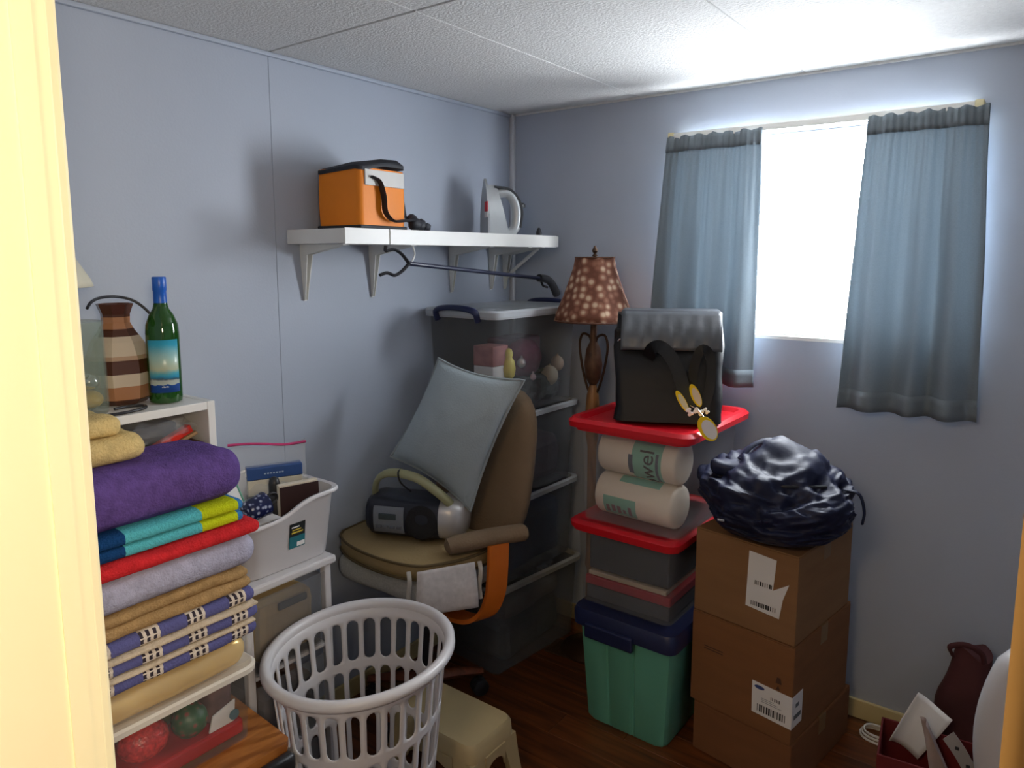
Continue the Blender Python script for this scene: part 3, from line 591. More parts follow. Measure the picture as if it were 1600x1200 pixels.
# navy duffel
nav = M('navy_nylon', (.008, .011, .036), .55, var=.25, bump=.5, bs=20, spec=.3)
t = thing('duffel_bag', 'navy blue slumped nylon duffel bag on top of the cardboard boxes', 'bag', (1.322, -.42, .754), R(5))
b = NB(); bmesh.ops.create_icosphere(b, subdivisions=6, radius=1)
for q in b.verts:
    v = q.co.copy(); h = max(math.hypot(v.x, v.y), 1e-5); k = h ** .7 / h; d = Vector((v.x * k, v.y * k, v.z))
    f = 1 + .17 * noise.noise(v * 1.6 + Vector((4, 1, 2))) + .07 * noise.noise(v * 4.2 + Vector((1, 7, 2)))
    rg = abs(noise.noise(Vector((v.x * 2.4 + v.y, v.y * 3 - v.z * 2, v.z * 4.5)))) * .13 + .07 * abs(noise.noise(Vector((v.x * 5, v.y * 5 + v.x * 3, v.z * 8)) + Vector((3, 3, 9)))) + .012 * noise.noise(v * 14)
    x, y_, z = d.x * .226 * (f - rg * .7), d.y * .225 * (f - rg * .7), (v.z + 1) * .118 * (f - rg)
    z += .075 * math.exp(-((x + .06) ** 2 + (y_ - .03) ** 2) / .016) * max(v.z, 0)
    q.co = Vector((x, y_, max(z, 0)))
obj('body', b, nav, t, smooth=80)
b = NB(); tube(b, spline([(-.11, -.04, .23), (-.08, .0, .27), (-.03, .03, .285), (.03, .04, .26), (.08, .05, .22)], 6), .012, 8, flat=.4); obj('handle', b, nav, t, smooth=60)
b = NB(); tube(b, spline([(.18, -.02, .18), (.222, -.03, .175), (.238, -.035, .13), (.235, -.03, .09)], 6), .007, 8, flat=.5); obj('strap', b, nav, t, smooth=60)
b = NB(); tube(b, spline([(-.16, -.08, .18), (-.06, -.135, .19), (.05, -.13, .195), (.14, -.06, .19)], 6), .005, 6); obj('zip', b, black, t, smooth=60)
b = NB(); rbox(b, -.125, -.105, -.206, -.196, .085, .092, r=.001); obj('buckle', b, M('bag_chrome', (.6, .6, .6), .3, metal=1), t)
b = NB(); soft(b, -.19, -.03, -.10, .02, .185, .225, .018, (10, 8, 4), .014, 18, 4); obj('fold', b, nav, t, smooth=60)

# ------------------------------------------------------------------ desk chair with cushion, radio and pillow
tan = M('tan_upholstery', (.20, .135, .08), .9, var=.08, bump=.4, bs=160); ow = M('orange_bentwood', (.62, .15, .015), .4, var=.08)
t = thing('desk_chair', 'tan upholstered swivel chair with orange arm bands, pillow leaning on its back', 'chair', (.27, -.87, 0))
cx, cy = .27, -.87
rw = Mwood('red_wood', (.12, .03, .012), (.25, .07, .03), .4, (3, 14, 14))
b = NB(); lathe(b, [(.03, .09), (.04, .12), (.028, .14), (.022, .16), (.022, .46), (.10, .48), (.10, .495)], 18, (cx, cy)); obj('column', b, black, t, world=True, smooth=40)
for i in range(5):
    a = R(62 + 72 * i); d = Vector((math.cos(a), math.sin(a), 0)); e = Vector((cx, cy, 0)) + d * .205
    if e.x < .05: d *= .86; e = Vector((cx, cy, 0)) + d * .205
    b = NB(); tube(b, [Vector((cx, cy, .118)) + d * .02, Vector((cx, cy, .108)) + d * .12, Vector((cx, cy, .088)) + d * .215], .022, 8, radii=[.026, .022, .016], flat=.8); lg = obj('leg', b, rw, t, world=True, smooth=50)
    b = NB(); s = d.cross(Vector((0, 0, 1)))
    for k in (-1, 1):
        c_ = e + s * .014 * k + Vector((0, 0, .031)); rg = lambda o_, r_: [c_ + s * o_ + Vector((d.x * r_ * math.cos(q), d.y * r_ * math.cos(q), r_ * math.sin(q))) for q in [2 * math.pi * i_ / 18 for i_ in range(18)]]
        loft(b, [rg(-.009, .024), rg(-.006, .030), rg(.006, .030), rg(.009, .024)])
    tube(b, [e + Vector((0, 0, .03)), e + Vector((0, 0, .085))], .006, 8); obj('caster', b, black, lg, world=True, smooth=40)
b = NB(); soft(b, .04, .50, -1.075, -.68, .497, .598, .045, (14, 12, 6), .003, 8, 2, flatz=False); obj('seat', b, M('speckled_white_cloth', (.52, .52, .50), .95, var=.12, vs=180, bump=.3, bs=150), t, world=True, smooth=60, label='speckled white seat')
b = NB(); n = 28; rings = []   # thick rounded back, leaning toward the corner
def backring(off, th):
    pts = []
    for i in range(n):
        a = 2 * math.pi * i / n; ca, sa = math.cos(a), math.sin(a)
        px = .385 + (.205 - off) * math.copysign(abs(ca) ** .55, ca); pz = .885 + (.265 - off) * math.copysign(abs(sa) ** .6, sa)
        lean = (pz - .62) * .19; pts.append((px, -.725 + lean + th, pz))
    return pts
loft(b, [backring(.05, -.032), backring(.015, -.030), backring(0, -.012), backring(0, .012), backring(.015, .026), backring(.05, .03)]); obj('backrest', b, tan, t, world=True, smooth=60)
b = NB(); tube(b, spline([(.27, -.78, .49), (.30, -.70, .50), (.38, -.668, .60), (.385, -.66, .75)], 5), .02, 8, flat=.5); obj('back_bar', b, black, t, world=True, smooth=50)
for ax, sgn in ((.575, 1),):
    b = NB(); tube(b, spline([(.475, -.985, .690), (.50, -.945, .695), (.55, -.86, .70), (.60, -.775, .70), (.615, -.745, .698)], 5), .035, 14, radii=[.012] + [.032] * 3 + [.036] * 14 + [.033, .03, .012], flat=.78); obj('armrest', b, tan, t, world=True, smooth=60)
    b = NB(); q = spline([(.585, -.855, .685), (.587, -.862, .60), (.583, -.87, .52), (.56, -.885, .455), (.51, -.90, .425), (.42, -.90, .42), (.36, -.89, .44)], 5)
    rings = []
    for i, p in enumerate(q):
        tg = (q[min(i + 1, len(q) - 1)] - q[max(i - 1, 0)]).normalized(); wv = Vector((.35, .93, 0)).normalized(); nv = tg.cross(wv).normalized()
        rings.append([p + wv * .036 * a_ + nv * .007 * c_ for a_, c_ in ((-1, -1), (1, -1), (1, 1), (-1, 1))])
    loft(b, rings); obj('arm_band', b, ow, t, world=True, smooth=40, label='orange curved arm band')
# tan seat cushion on the chair
t = thing('seat_cushion', 'flat tan piped cushion with a paper tag, under the radio', 'cushion', (.28, -.86, .599))
cu = M('straw_cushion', (.33, .235, .11), .9, var=.07, bump=.4, bs=120)
out = [(.03, -1.02), (.06, -1.055), (.14, -1.09), (.25, -1.105), (.36, -1.10), (.44, -1.075), (.48, -1.03), (.52, -.95), (.535, -.86), (.52, -.77), (.46, -.745), (.3, -.745), (.15, -.745), (.05, -.755), (.03, -.80), (.02, -.9)]
out = spline(out + [out[0]], 4)[:-1]; cc = Vector((.28, -.91, 0))
def cring(z, s): return [cc + (Vector((p[0], p[1], 0)) - cc) * s + Vector((0, 0, z)) for p in out]
b = NB(); loft(b, [cring(.6, .95), cring(.604, .99), cring(.625, 1.0), cring(.648, .99), cring(.655, .95), cring(.659, .6)]); obj('pad', b, cu, t, world=True, smooth=60)
for z in (.605, .650):
    b = NB(); tube(b, cring(z, .998), .0045, 6, closed=True); obj('piping', b, M('piping_brown', (.13, .09, .04), .8), t, world=True, smooth=60)
b = NB(); n, m = 8, 12
g = [[None] * (n + 1) for _ in range(m + 1)]
for j in range(m + 1):
    for i in range(n + 1):
        u, v = i / n, j / m; base = Vector((.445, -1.085, .64)).lerp(Vector((.545, -.93, .645)), u)
        r_ = 1 if v < .85 or .08 < u < .92 else .97
        g[j][i] = b.verts.new(base + Vector((.030, -.018, 0)) * (.25 + math.sin(v * 1.6)) * r_ + Vector((0, 0, -.135 * v)) + Vector((-.025 * v * (1 - u), 0, -.0 * u)))
for j in range(m):
    for i in range(n): b.faces.new((g[j][i], g[j][i + 1], g[j + 1][i + 1], g[j + 1][i]))
obj('care_tag', b, M('printed_tag', (.60, .56, .55), .8, var=.10, vs=60), t, world=True, smooth=60, solid=.001, label='white paper tag')
for (px, py) in ((.435, -1.105), (.56, -.915)):
    b = NB(); tube(b, spline([(px - .012, py + .01, .635), (px + .004, py - .003, .61), (px + .0, py - .006, .56), (px + .004, py - .004, .52)], 5), .007, 6, flat=.3); obj('tie', b, M('cushion_tie', (.5, .47, .42), .8), t, world=True, smooth=60)
# radio
t = thing('boombox_radio', 'silver and navy portable radio with cream carry handle on the tan cushion', 'radio', (.285, -.895, .661), R(24))
def rad(sx, pts): return [(sx, y_, z) for y_, z in pts]
ov = lambda k, x, sy=1: [(x, .082 * k * math.copysign(abs(math.cos(a)) ** .7, math.cos(a)), .072 + .072 * k * math.copysign(abs(math.sin(a)) ** .75, math.sin(a))) for a in [2 * math.pi * i / 32 for i in range(32)]]
b = NB(); loft(b, [ov(.96, -.155), ov(1.0, -.14), ov(1.0, .07), ov(.99, .085)]); obj('body', b, M('radio_navy', (.020, .022, .035), .35), t, smooth=50)
b = NB(); loft(b, [ov(.97, .0855), ov(.95, .12), ov(.86, .145), ov(.7, .16), ov(.4, .166)]); obj('end_cap', b, M('radio_silver', (.55, .53, .52), .3, metal=.4), t, smooth=50, label='silver end cap')
b = NB(); loft(b, [ov(.90, -.156), ov(.8, -.172), ov(.45, -.178)]); obj('end_cap', b, M('radio_navy', (.020, .022, .035), .35), t, smooth=50)
b = NB(); rings = []
for k in range(9):
    a = R(150 + 62 * k / 8); yy = .084 * math.copysign(abs(math.cos(a)) ** .7, math.cos(a)); zz = .072 + .073 * math.copysign(abs(math.sin(a)) ** .75, math.sin(a)); rings.append([(-.135, yy * 1.0, zz), (-.03, yy, zz), (-.03, yy * 1.06, zz + .001), (-.135, yy * 1.06, zz + .001)])
loft(b, rings); pn = obj('front_panel', b, M('radio_grey', (.24, .26, .30), .35, metal=.2), t, smooth=40)
b = NB(); rbox(b, -.115, -.055, -.093, -.085, .075, .095, r=.002); obj('display', b, M('lcd', (.06, .08, .09), .15), pn)
b = NB(); [rbox(b, -.125 + .024 * i, -.107 + .024 * i, -.094, -.086, .045, .055, r=.002) for i in range(4)]; obj('button', b, M('radio_button', (.12, .13, .16), .4), pn)
b = NB(); b2 = NB(); lathe(b2, [(.054, 0), (.056, .006), (.048, .010), (.02, .006), (.0, .004)], 28); merge(b, b2, Matrix.Translation((.03, -.076, .07)) @ Matrix.Rotation(R(84), 4, 'X')); obj('speaker', b, M('speaker_mesh', (.008, .008, .01), .7, bump=.8, bs=300), t, smooth=50, label='round black speaker')
b = NB(); tube(b, spline([(-.15, .0, .09), (-.155, -.02, .15), (-.125, -.05, .205), (-.065, -.075, .232), (.02, -.085, .222), (.08, -.075, .18), (.118, -.045, .13), (.122, -.03, .10)], 7), .017, 10, flat=.6); obj('handle', b, M('cream_handle', (.34, .33, .18), .45), t, smooth=60, label='cream arched handle')
b = NB(); tube(b, spline([(-.045, -.06, .242), (-.04, -.098, .24), (-.035, -.09, .205), (-.02, -.04, .16)], 5), .003, 6); obj('cord', b, black, t, smooth=60)
# pillow
t = thing('throw_pillow', 'grey-blue square pillow leaning against the chair back', 'pillow', (.36, -.80, .70))
PT, PR, PB, PL = Vector((.265, -.775, 1.247)), Vector((.598, -.735, 1.200)), Vector((.462, -.845, .765)), Vector((.165, -.915, .915))
nrm = (PR - PL).cross(PT - PB).normalized(); nrm = nrm if nrm.y < 0 else -nrm
b = NB(); n = 26
def pil(u, v, sd):
    p = PT.lerp(PR, u).lerp(PL.lerp(PB, u), v); e = (max(0, math.sin(math.pi * u)) * max(0, math.sin(math.pi * v))) ** .5
    pin = .022 * (1 - abs(2 * u - 1) ** 2) * (abs(2 * v - 1) ** 3); pin2 = .018 * (1 - abs(2 * v - 1) ** 2) * (abs(2 * u - 1) ** 3)
    cen = (PT + PR + PB + PL) / 4; p = p + (cen - p) * 0 + (PL - PT).normalized() * pin * (1 if v < .5 else -1) + (PR - PT).normalized() * pin2 * (1 if u < .5 else -1)
    wr = .006 * noise.noise(Vector((u * 5, v * 5, sd + 2))) + .004 * noise.noise(Vector((u * 13, v * 9, sd)))
    return p + nrm * sd * (e * (.078 if sd > 0 else .03) + wr * e)
for sd in (1, -1):
    g = [[b.verts.new(pil(i / n, j / n, sd)) for i in range(n + 1)] for j in range(n + 1)]
    for j in range(n):
        for i in range(n): b.faces.new((g[j][i], g[j][i + 1], g[j + 1][i + 1], g[j + 1][i]))
bmesh.ops.remove_doubles(b, verts=b.verts[:], dist=.0008); obj('cover', b, M('slate_pillow_cloth', (.36, .42, .45), .9, var=.05, bump=.35, bs=180), t, world=True, smooth=70)
b = NB(); tube(b, [pil(i / n, 0, 1) for i in range(n)] + [pil(1, i / n, 1) for i in range(n)] + [pil(1 - i / n, 1, 1) for i in range(n)] + [pil(0, 1 - i / n, 1) for i in range(n)], .005, 6, closed=True); obj('piping', b, M('pillow_piping', (.30, .34, .35), .9), t, world=True, smooth=60)

# ------------------------------------------------------------------ white cabinet and what stands on it
t = thing('cabinet', 'white open cabinet against the blue wall, wine bottle on top', 'cabinet', (.15, -1.92, 0))
for a in ((.002, .30, -1.647, -1.628, 0, 1.242), (.002, .30, -2.21, -2.19, 0, 1.242)): obj('side_panel', RB(*a, r=.0015), white, t, world=True)
obj('top_panel', RB(.002, .30, -2.189, -1.648, 1.222, 1.242, r=.0015), white, t, world=True)
obj('back_panel', B(.002, .008, -2.189, -1.648, 0.05, 1.222), white, t, world=True)
for z in (.05, .40, .74, 1.04): obj('shelf_board', RB(.0085, .292, -2.189, -1.648, z, z + .018, r=.0015), white, t, world=True)
bwood = Mwood('brown_box_wood', (.10, .03, .012), (.24, .08, .028), .35, (14, 2, 14))
t = thing('wooden_chest', 'brown wooden box in the open white cabinet, plastic-wrapped packet on it', 'box', (.14, -1.92, 1.0585))
obj('body', RB(-.12, .14, -.26, .268, .0, .058, r=.003), bwood, t); obj('lid', RB(-.122, .143, -.262, .269, .0585, .082, r=.004), bwood, t)
t = thing('wrapped_packet', 'red and dark packet in clear wrap inside the cabinet', 'packet', (.2, -1.72, 1.1415))
b = NB(); b2 = NB(); rbox(b2, -.012, .012, -.10, .035, .0, .02, r=.004); merge(b, b2, Matrix.Translation((.055, .02, .012)) @ Matrix.Rotation(R(22), 4, 'X')); obj('red_strip', b, M('red_foil', (.70, .03, .015), .3), t)
b = NB(); b2 = NB(); rbox(b2, -.008, .008, -.10, .04, .0, .008, r=.002); merge(b, b2, Matrix.Translation((.062, .024, .004)) @ Matrix.Rotation(R(20), 4, 'X')); obj('tan_strip', b, M('tan_card', (.5, .32, .16), .6), t)
b = NB(); rbox(b, -.10, .03, -.14, .03, .0, .05, r=.006); obj('dark_block', b, M('packet_navy', (.015, .015, .025), .3), t)
b = NB(); ball(b, (.03, -.04, .036), .06, .105, .036, 20, 12, .35, 12, 5); obj('wrap', b, film, t, smooth=25)
TOPZ = 1.2425
# wine bottle
t = thing('wine_bottle', 'green wine bottle with blue cap and seascape label on the white cabinet', 'bottle', (.222, -1.708, TOPZ))
b = NB(); lathe(b, [(.030, 0), (.036, .003), (.0375, .012), (.0375, .17), (.036, .19), (.028, .212), (.018, .228), (.0145, .245), (.014, .285), (.014, .296)], 32); obj('glass_body', b, M('green_glass', (.02, .10, .012), .06, var=.05, spec=.7, trans=.35), t, smooth=50)
b = NB(); lathe(b, [(.0152, .234), (.0152, .252), (.0146, .27), (.0158, .272), (.0158, .302), (.0145, .304)], 24); obj('cap', b, M('blue_foil', (.012, .11, .52), .35, var=.08), t, smooth=40, label='blue foil cap')
b = NB(); A0, A1, n = -58 - 30, 58 - 30, 20
rows = [[(.0378 * math.cos(R(A0 + (A1 - A0) * i / n)), .0378 * math.sin(R(A0 + (A1 - A0) * i / n)), z) for i in range(n + 1)] for z in (.028, .155)]
vv = [[b.verts.new(p) for p in r_] for r_ in rows]
for i in range(n): b.faces.new((vv[0][i], vv[0][i + 1], vv[1][i + 1], vv[1][i]))
def grad(name, stops):
    m, tt, p, o = nt(name); N = tt.nodes.new; L = tt.links.new; tc = N('ShaderNodeTexCoord'); sx = N('ShaderNodeSeparateXYZ'); L(tc.outputs['Object'], sx.inputs[0])
    nz = N('ShaderNodeTexNoise'); nz.inputs['Scale'].default_value = 60; L(tc.outputs['Object'], nz.inputs[0]); ad = N('ShaderNodeMath'); ad.operation = 'MULTIPLY_ADD'; ad.inputs[1].default_value = .012; L(nz.outputs[0], ad.inputs[0]); L(sx.outputs[2], ad.inputs[2])
    mr = N('ShaderNodeMapRange'); mr.inputs[1].default_value = stops[0][0]; mr.inputs[2].default_value = stops[-1][0]; L(ad.outputs[0], mr.inputs[0]); cr = N('ShaderNodeValToRGB'); L(mr.outputs[0], cr.inputs[0]); e = cr.color_ramp.elements
    while len(e) < len(stops): e.new(.5)
    for i, (q, c) in enumerate(stops): e[i].position = (q - stops[0][0]) / (stops[-1][0] - stops[0][0])
    for i, (q, c) in enumerate(stops): e[i].color = (*c, 1)
    L(cr.outputs[0], p.inputs['Base Color']); p.inputs['Roughness'].default_value = .3; return m
lab = obj('label', b, grad('seascape_print', [(.034, (.008, .06, .30)), (.053, (.01, .08, .36)), (.054, (.55, .62, .55)), (.062, (.5, .55, .5)), (.066, (.05, .10, .14)), (.072, (.03, .30, .50)), (.080, (.10, .40, .48)), (.09, (.48, .52, .36)), (.118, (.32, .50, .46)), (.15, (.03, .34, .50)), (.17, (.02, .30, .48))]), t, smooth=60, solid=.0004, label='seascape label')
b = NB(); 
for i in range(5):
    a = R(-8 - 30 + 5 * i); b2 = NB(); box(b2, 0, .0004, -.001, .001, 0, .0022 + .001 * (i % 2)); merge(b, b2, Matrix.Translation((.0383 * math.cos(a), .0383 * math.sin(a), .041)) @ Matrix.Rotation(a, 4, 'Z'))
obj('lettering', b, paper, lab)
# striped vase
br, cr_, tn = (.085, .030, .016), (.62, .52, .40), (.42, .20, .10)
t = thing('striped_vase', 'brown and cream striped eight-sided vase beside the wine bottle', 'vase', (.135, -1.775, TOPZ))
vm = Mbands('vase_glaze', 'Z', [(0, br), (.014, tn), (.046, cr_), (.075, br), (.108, (.45, .30, .20)), (.118, cr_), (.163, br), (.180, tn), (.208, br), (.245, br)], .25, .05, 60, spec=.6)
b = NB(); lathe(b, [(.055, 0), (.070, .012), (.074, .045), (.077, .075), (.074, .105), (.058, .15), (.040, .176), (.031, .195), (.032, .215), (.041, .240), (.038, .240), (.028, .21)], 8, cap1=True, ph=R(10)); obj('body', b, vm, t)
b = NB(); lathe(b, [(.034, .229), (.034, .231)], 8, ph=R(10)); obj('opening', b, M('vase_inside', (.02, .012, .01), .8), t)
# glass hurricane with yellow filling
t = thing('glass_vase', 'tall clear glass vase with yellow filling on the white cabinet', 'vase', (.215, -1.905, TOPZ))
b = NB(); lathe(b, [(.055, 0), (.06, .004), (.062, .03), (.060, .21), (.0575, .21), (.0575, .035), (.03, .01)], 28); obj('glass_body', b, M('smoky_glass', (.30, .36, .28), .06, var=.1, alpha=.30, spec=.8), t, smooth=50)
b = NB(); ball(b, (0, .008, .033), .044, .044, .022, 18, 10, .12, 8, 2); obj('filling', b, M('amber_yellow', (.75, .42, .01), .35), t, smooth=60, label='yellow filling')
b = NB(); ball(b, (.015, .02, .075), .022, .022, .018, 14, 10); obj('ornament', b, M('silver_glass', (.7, .7, .65), .12, metal=.9), t, smooth=60)
# lamp mostly behind the door frame
t = thing('table_lamp', 'small lamp with cream cone shade on the white cabinet beside the door frame', 'lamp', (.125, -2.0, TOPZ))
b = NB(); lathe(b, [(.055, 0), (.058, .008), (.02, .02), (.03, .07), (.034, .11), (.018, .17), (.008, .20), (.006, .30)], 20); obj('base', b, M('lamp_ceramic', (.55, .5, .4), .3), t, smooth=50)
b = NB(); lathe(b, [(.17, .285), (.165, .30), (.075, .46), (.073, .46)], 32, cap0=False, cap1=False); obj('shade', b, M('cream_shade', (.62, .58, .45), .8), t, smooth=60, solid=.003)
b = NB(); tube(b, spline([(.19, -1.86, 1.478), (.17, -1.84, 1.492), (.13, -1.80, 1.498), (.11, -1.755, 1.497), (.12, -1.72, 1.485), (.14, -1.695, 1.455), (.16, -1.675, 1.41), (.14, -1.665, 1.33), (.10, -1.67, 1.247)], 7), .0035, 7)
tag(obj('power_cord', b, black, smooth=60), 'black cord arching over the striped vase behind the bottle', 'cord')
b = NB(); tube(b, spline([(.225, -1.97, 1.2465), (.27, -1.93, 1.2465), (.29, -1.85, 1.2465), (.275, -1.79, 1.2465), (.245, -1.775, 1.2465), (.225, -1.80, 1.2465), (.23, -1.835, 1.2465)], 7), .0035, 7)
tag(obj('power_cord', b, black, smooth=60), 'black cord coiled flat on the white cabinet by the glass vase', 'cord')

# ------------------------------------------------------------------ drawer unit, dishpan and its contents
t = thing('drawer_unit', 'white plastic drawer unit with clear drawers under the white dishpan', 'drawer unit', (.225, -1.485, 0))
obj('top_panel', RB(.02, .385, -1.622, -1.338, .742, .765, r=.006), plasticw, t, world=True)
for yy in (-1.622, -1.372):
    for xx in (.022, .352): obj('post', RB(xx, xx + .022, yy, yy + .022, 0, .741, r=.004), plasticw, t, world=True)
for k in range(3):
    z0 = .03 + .237 * k; obj('rail', RB(.0445, .372, -1.599, -1.373, z0, z0 + .012, r=.003), plasticw, t, world=True)
    b = NB(); shell(b, [(.315, .212, .012, z0 + .014), (.325, .22, .014, z0 + .215)], .003); b.transform(Matrix.Translation((.209, -1.486, 0))); dr = obj('drawer', b, clear, t, world=True, smooth=40)
    b = NB(); rbox(b, .3725, .378, -1.598, -1.374, z0 + .014, z0 + .222, r=.002); rbox(b, .378, .383, -1.53, -1.44, z0 + .17, z0 + .19, r=.004); obj('drawer_front', b, clear, dr, world=True)
b = NB(); soft(b, .07, .355, -1.572, -1.398, .524, .69, .02, (8, 8, 5), .004, 8, 2); tag(obj('folded_linen', b, M('yellow_linen', (.78, .58, .28), .85, bump=.3)), 'yellow folded linen in the top clear drawer', 'linen')
b = NB(); soft(b, .07, .355, -1.572, -1.398, .287, .43, .02, (8, 8, 5), .004, 8, 3); tag(obj('folded_linen', b, M('brown_linen', (.16, .09, .06), .85, bump=.3)), 'brown folded linen in the middle clear drawer', 'linen')
t = thing('dishpan', 'white plastic dishpan with wavy rim and teal sticker on the drawer unit', 'dishpan', (.208, -1.466, .7655))
b = NB(); PW, PD = .345, .31
def wavy(x, y_): 
    e = 0
    u = y_ / (PD / 2)          # along the front
    e += .165 + .020 * math.tanh((u - .0) * 3.2) if abs(x) > PW * .3 else .165 + .020 * math.tanh(u * 3.2)
    return e
rs = []
for w_, d_, r_, k in ((.30, .235, .03, 0), (.305, .24, .034, .02), (PW - .02, PD - .02, .04, .9), (PW, PD, .044, 1.0)):
    rs.append([(x, y_, .001 + k * wavy(x, y_) - (.0 if k < 1 else 0)) for x, y_ in rrect(w_, d_, r_, 6)])
def densify(r_, k=4):
    o_ = []
    for i in range(len(r_)):
        a, c_ = Vector(r_[i]), Vector(r_[(i + 1) % len(r_)]); m_ = max(1, int((a - c_).length / .012))
        o_ += [a.lerp(c_, j / m_) for j in range(m_)]
    return o_
pts = [(x, y_) for x, y_, z in densify([(x, y_, 0) for x, y_ in rrect(PW, PD, .044, 6)])]
def pring(s, k, dz=0):
    return [(x * s, y_ * s, .001 + k * wavy(x, y_) + dz) for x, y_ in pts]
loft(b, [pring(.84, 0), pring(.86, .03), pring(.97, .97), pring(.99, .99), pring(1.045, .985), pring(1.05, 1.0, .002), pring(1.03, 1.0, .007), pring(.97, 1.0, .004), pring(.95, .95), pring(.84, .03)]); obj('body', b, plasticw, t, smooth=50)
def psticker(y0, y1, z0, z1, m_, o=0, name='sticker', par=None):
    bb = NB(); xf = lambda z: .1725 * (.86 + .11 * (z / .165)) + .001 + o
    loft(bb, [[(xf(z) + e, yy, z) for yy, z in ((y0, z0), (y1, z0), (y1, z1), (y0, z1))] for e in (0, .0006)]); return obj(name, bb, m_, par or t)
st = psticker(-.012, .038, .055, .125, M('sticker_black', (.015, .02, .022), .4)); st['label'] = 'teal and black sticker'
psticker(-.012, .038, .055, .088, M('sticker_teal', (.02, .16, .20), .4), .0008, 'teal_block', st)
psticker(.012, .036, .058, .070, paper, .0016, 'barcode_block', st); psticker(-.006, .030, .097, .101, M('sticker_yellow', (.6, .45, .05), .5), .0016, 'print_line', st); psticker(-.004, .024, .105, .108, MC['sticker_yellow'], .0016, 'print_line', st); psticker(-.006, .018, .113, .116, paper, .0016, 'print_line', st)
PZ = .772
t = thing('hardback_book', 'dark-covered book with pale page edges standing in the dishpan', 'book', (.305, -1.40, PZ), R(74))
b = NB(); rbox(b, -.055, .055, -.010, .010, .001, .205, r=.002); obj('pages', b, M('cream_pages', (.66, .58, .46), .8), t)
obj('cover', RB(-.054, .056, -.0135, -.0105, 0, .2, r=.001), M('brown_black_cover', (.035, .014, .012), .4), t)
t = thing('lotion_bottle', 'black bottle with rounded cap standing in the dishpan before the zip bag', 'bottle', (.252, -1.437, PZ)); t.scale = (.76, .76, 1)
b = NB(); lathe(b, [(.028, 0), (.031, .005), (.031, .15), (.026, .165), (.019, .17)], 20); obj('body', b, black, t, smooth=50); b = NB(); lathe(b, [(.020, .1705), (.020, .20), (.016, .213), (.006, .218)], 18); obj('cap', b, black, t, smooth=50)
t = thing('enamel_mug', 'navy speckled mug lying in the front of the dishpan', 'mug', (.30, -1.535, .93 - .032)); t.scale = (.82, .82, .82)
b = NB(); b2 = NB(); lathe(b2, [(.030, 0), (.036, .006), (.038, .06), (.040, .075), (.037, .075), (.034, .01)], 24); merge(b, b2, Matrix.Translation((0, -.03, .04)) @ Matrix.Rotation(R(-80), 4, 'X')); obj('body', b, Mspots('navy_enamel', (.010, .014, .06), (.012, .018, .08), (.4, .45, .6), 60, .2), t, smooth=50)
b = NB(); tube(b, spline([(.01, .04, .072), (.012, .055, .085), (.012, .075, .08), (.012, .078, .06), (.01, .06, .05)], 5), .004, 6); obj('handle', b, black, t, smooth=60)
b = NB(); tube(b, [(.34, -1.575, .94), (.36, -1.60, .945)], .002, 5); b.free()
t = thing('cereal_carton', 'tall pale box standing under the mug in the dishpan', 'carton', (.285, -1.52, PZ)); obj('body', RB(-.04, .04, -.06, .055, 0, .125, r=.003), M('grey_card', (.35, .34, .33), .8), t); obj('top_flap', RB(-.039, .039, -.059, .054, .1255, .127, r=.0005, seg=1), paper, t)
t = thing('paper_folder', 'white folder with mint spine leaning in the dishpan behind the purple towel', 'folder', (.235, -1.565, PZ))
b = NB(); b2 = NB(); rbox(b2, -.002, .002, -.05, .05, 0, .25, r=.001, seg=1); merge(b, b2, Matrix.Rotation(R(20), 4, 'X') @ Matrix.Rotation(R(8), 4, 'Z')); b.transform(Matrix.Translation((0, .045, .018))); obj('cover', b, paper, t)
b = NB(); b2 = NB(); rbox(b2, -.003, .003, .051, .055, 0, .25, r=.001, seg=1); merge(b, b2, Matrix.Rotation(R(20), 4, 'X') @ Matrix.Rotation(R(8), 4, 'Z')); b.transform(Matrix.Translation((0, .045, .018))); obj('spine', b, M('mint_card', (.16, .42, .30), .6), t)
# zip bag with two boxes
t = thing('zip_bag', 'clear zip bag with pink zipper standing in the dishpan', 'bag', (.19, -1.40, PZ), R(-26))
b = NB(); n, m = 14, 14
for sd in (1, -1):
    g = [[b.verts.new((sd * (.026 * math.sin(math.pi * min(j / m * 1.25, 1)) ** .6 * (1 - .5 * abs(2 * i / n - 1) ** 3) + .001) + .004 * noise.noise(Vector((i * .4, j * .4, sd))) * math.sin(math.pi * min(j / m * 1.1, 1)), -.105 + .20 * i / n, .30 * j / m - .012 * math.sin(i / n * 3) * (j / m))) for i in range(n + 1)] for j in range(m + 1)]
    for j in range(m):
        for i in range(n): b.faces.new((g[j][i], g[j][i + 1], g[j + 1][i + 1], g[j + 1][i]))
obj('film', b, film, t, smooth=50)
b = NB(); tube(b, spline([(.0, -.115, .303), (.002, -.07, .302), (0, -.02, .296), (.002, .04, .288), (0, .097, .290)], 6), .0065, 8, radii=None, flat=.6); obj('zipper', b, M('pink_zip', (.55, .04, .16), .4, var=.3, vs=10), t, smooth=60, label='pink zipper')
t = thing('medicine_box', 'blue and white small carton inside the pink-zipped bag', 'carton', (.19, -1.405, .925), R(-26))
obj('body', RB(-.018, .018, -.065, .085, .0, .045, r=.002), M('cream_carton', (.60, .55, .44), .6), t); obj('blue_band', RB(-.0185, .0185, -.066, .086, .046, .080, r=.002), M('blue_carton', (.02, .07, .24), .5), t)
b = NB(); [box(b, .0186, .0190, -.02 + .008 * i, -.015 + .008 * i, .060, .064) for i in range(7)]; obj('lettering', b, M('pale_blue_ink', (.4, .5, .65), .5), t)
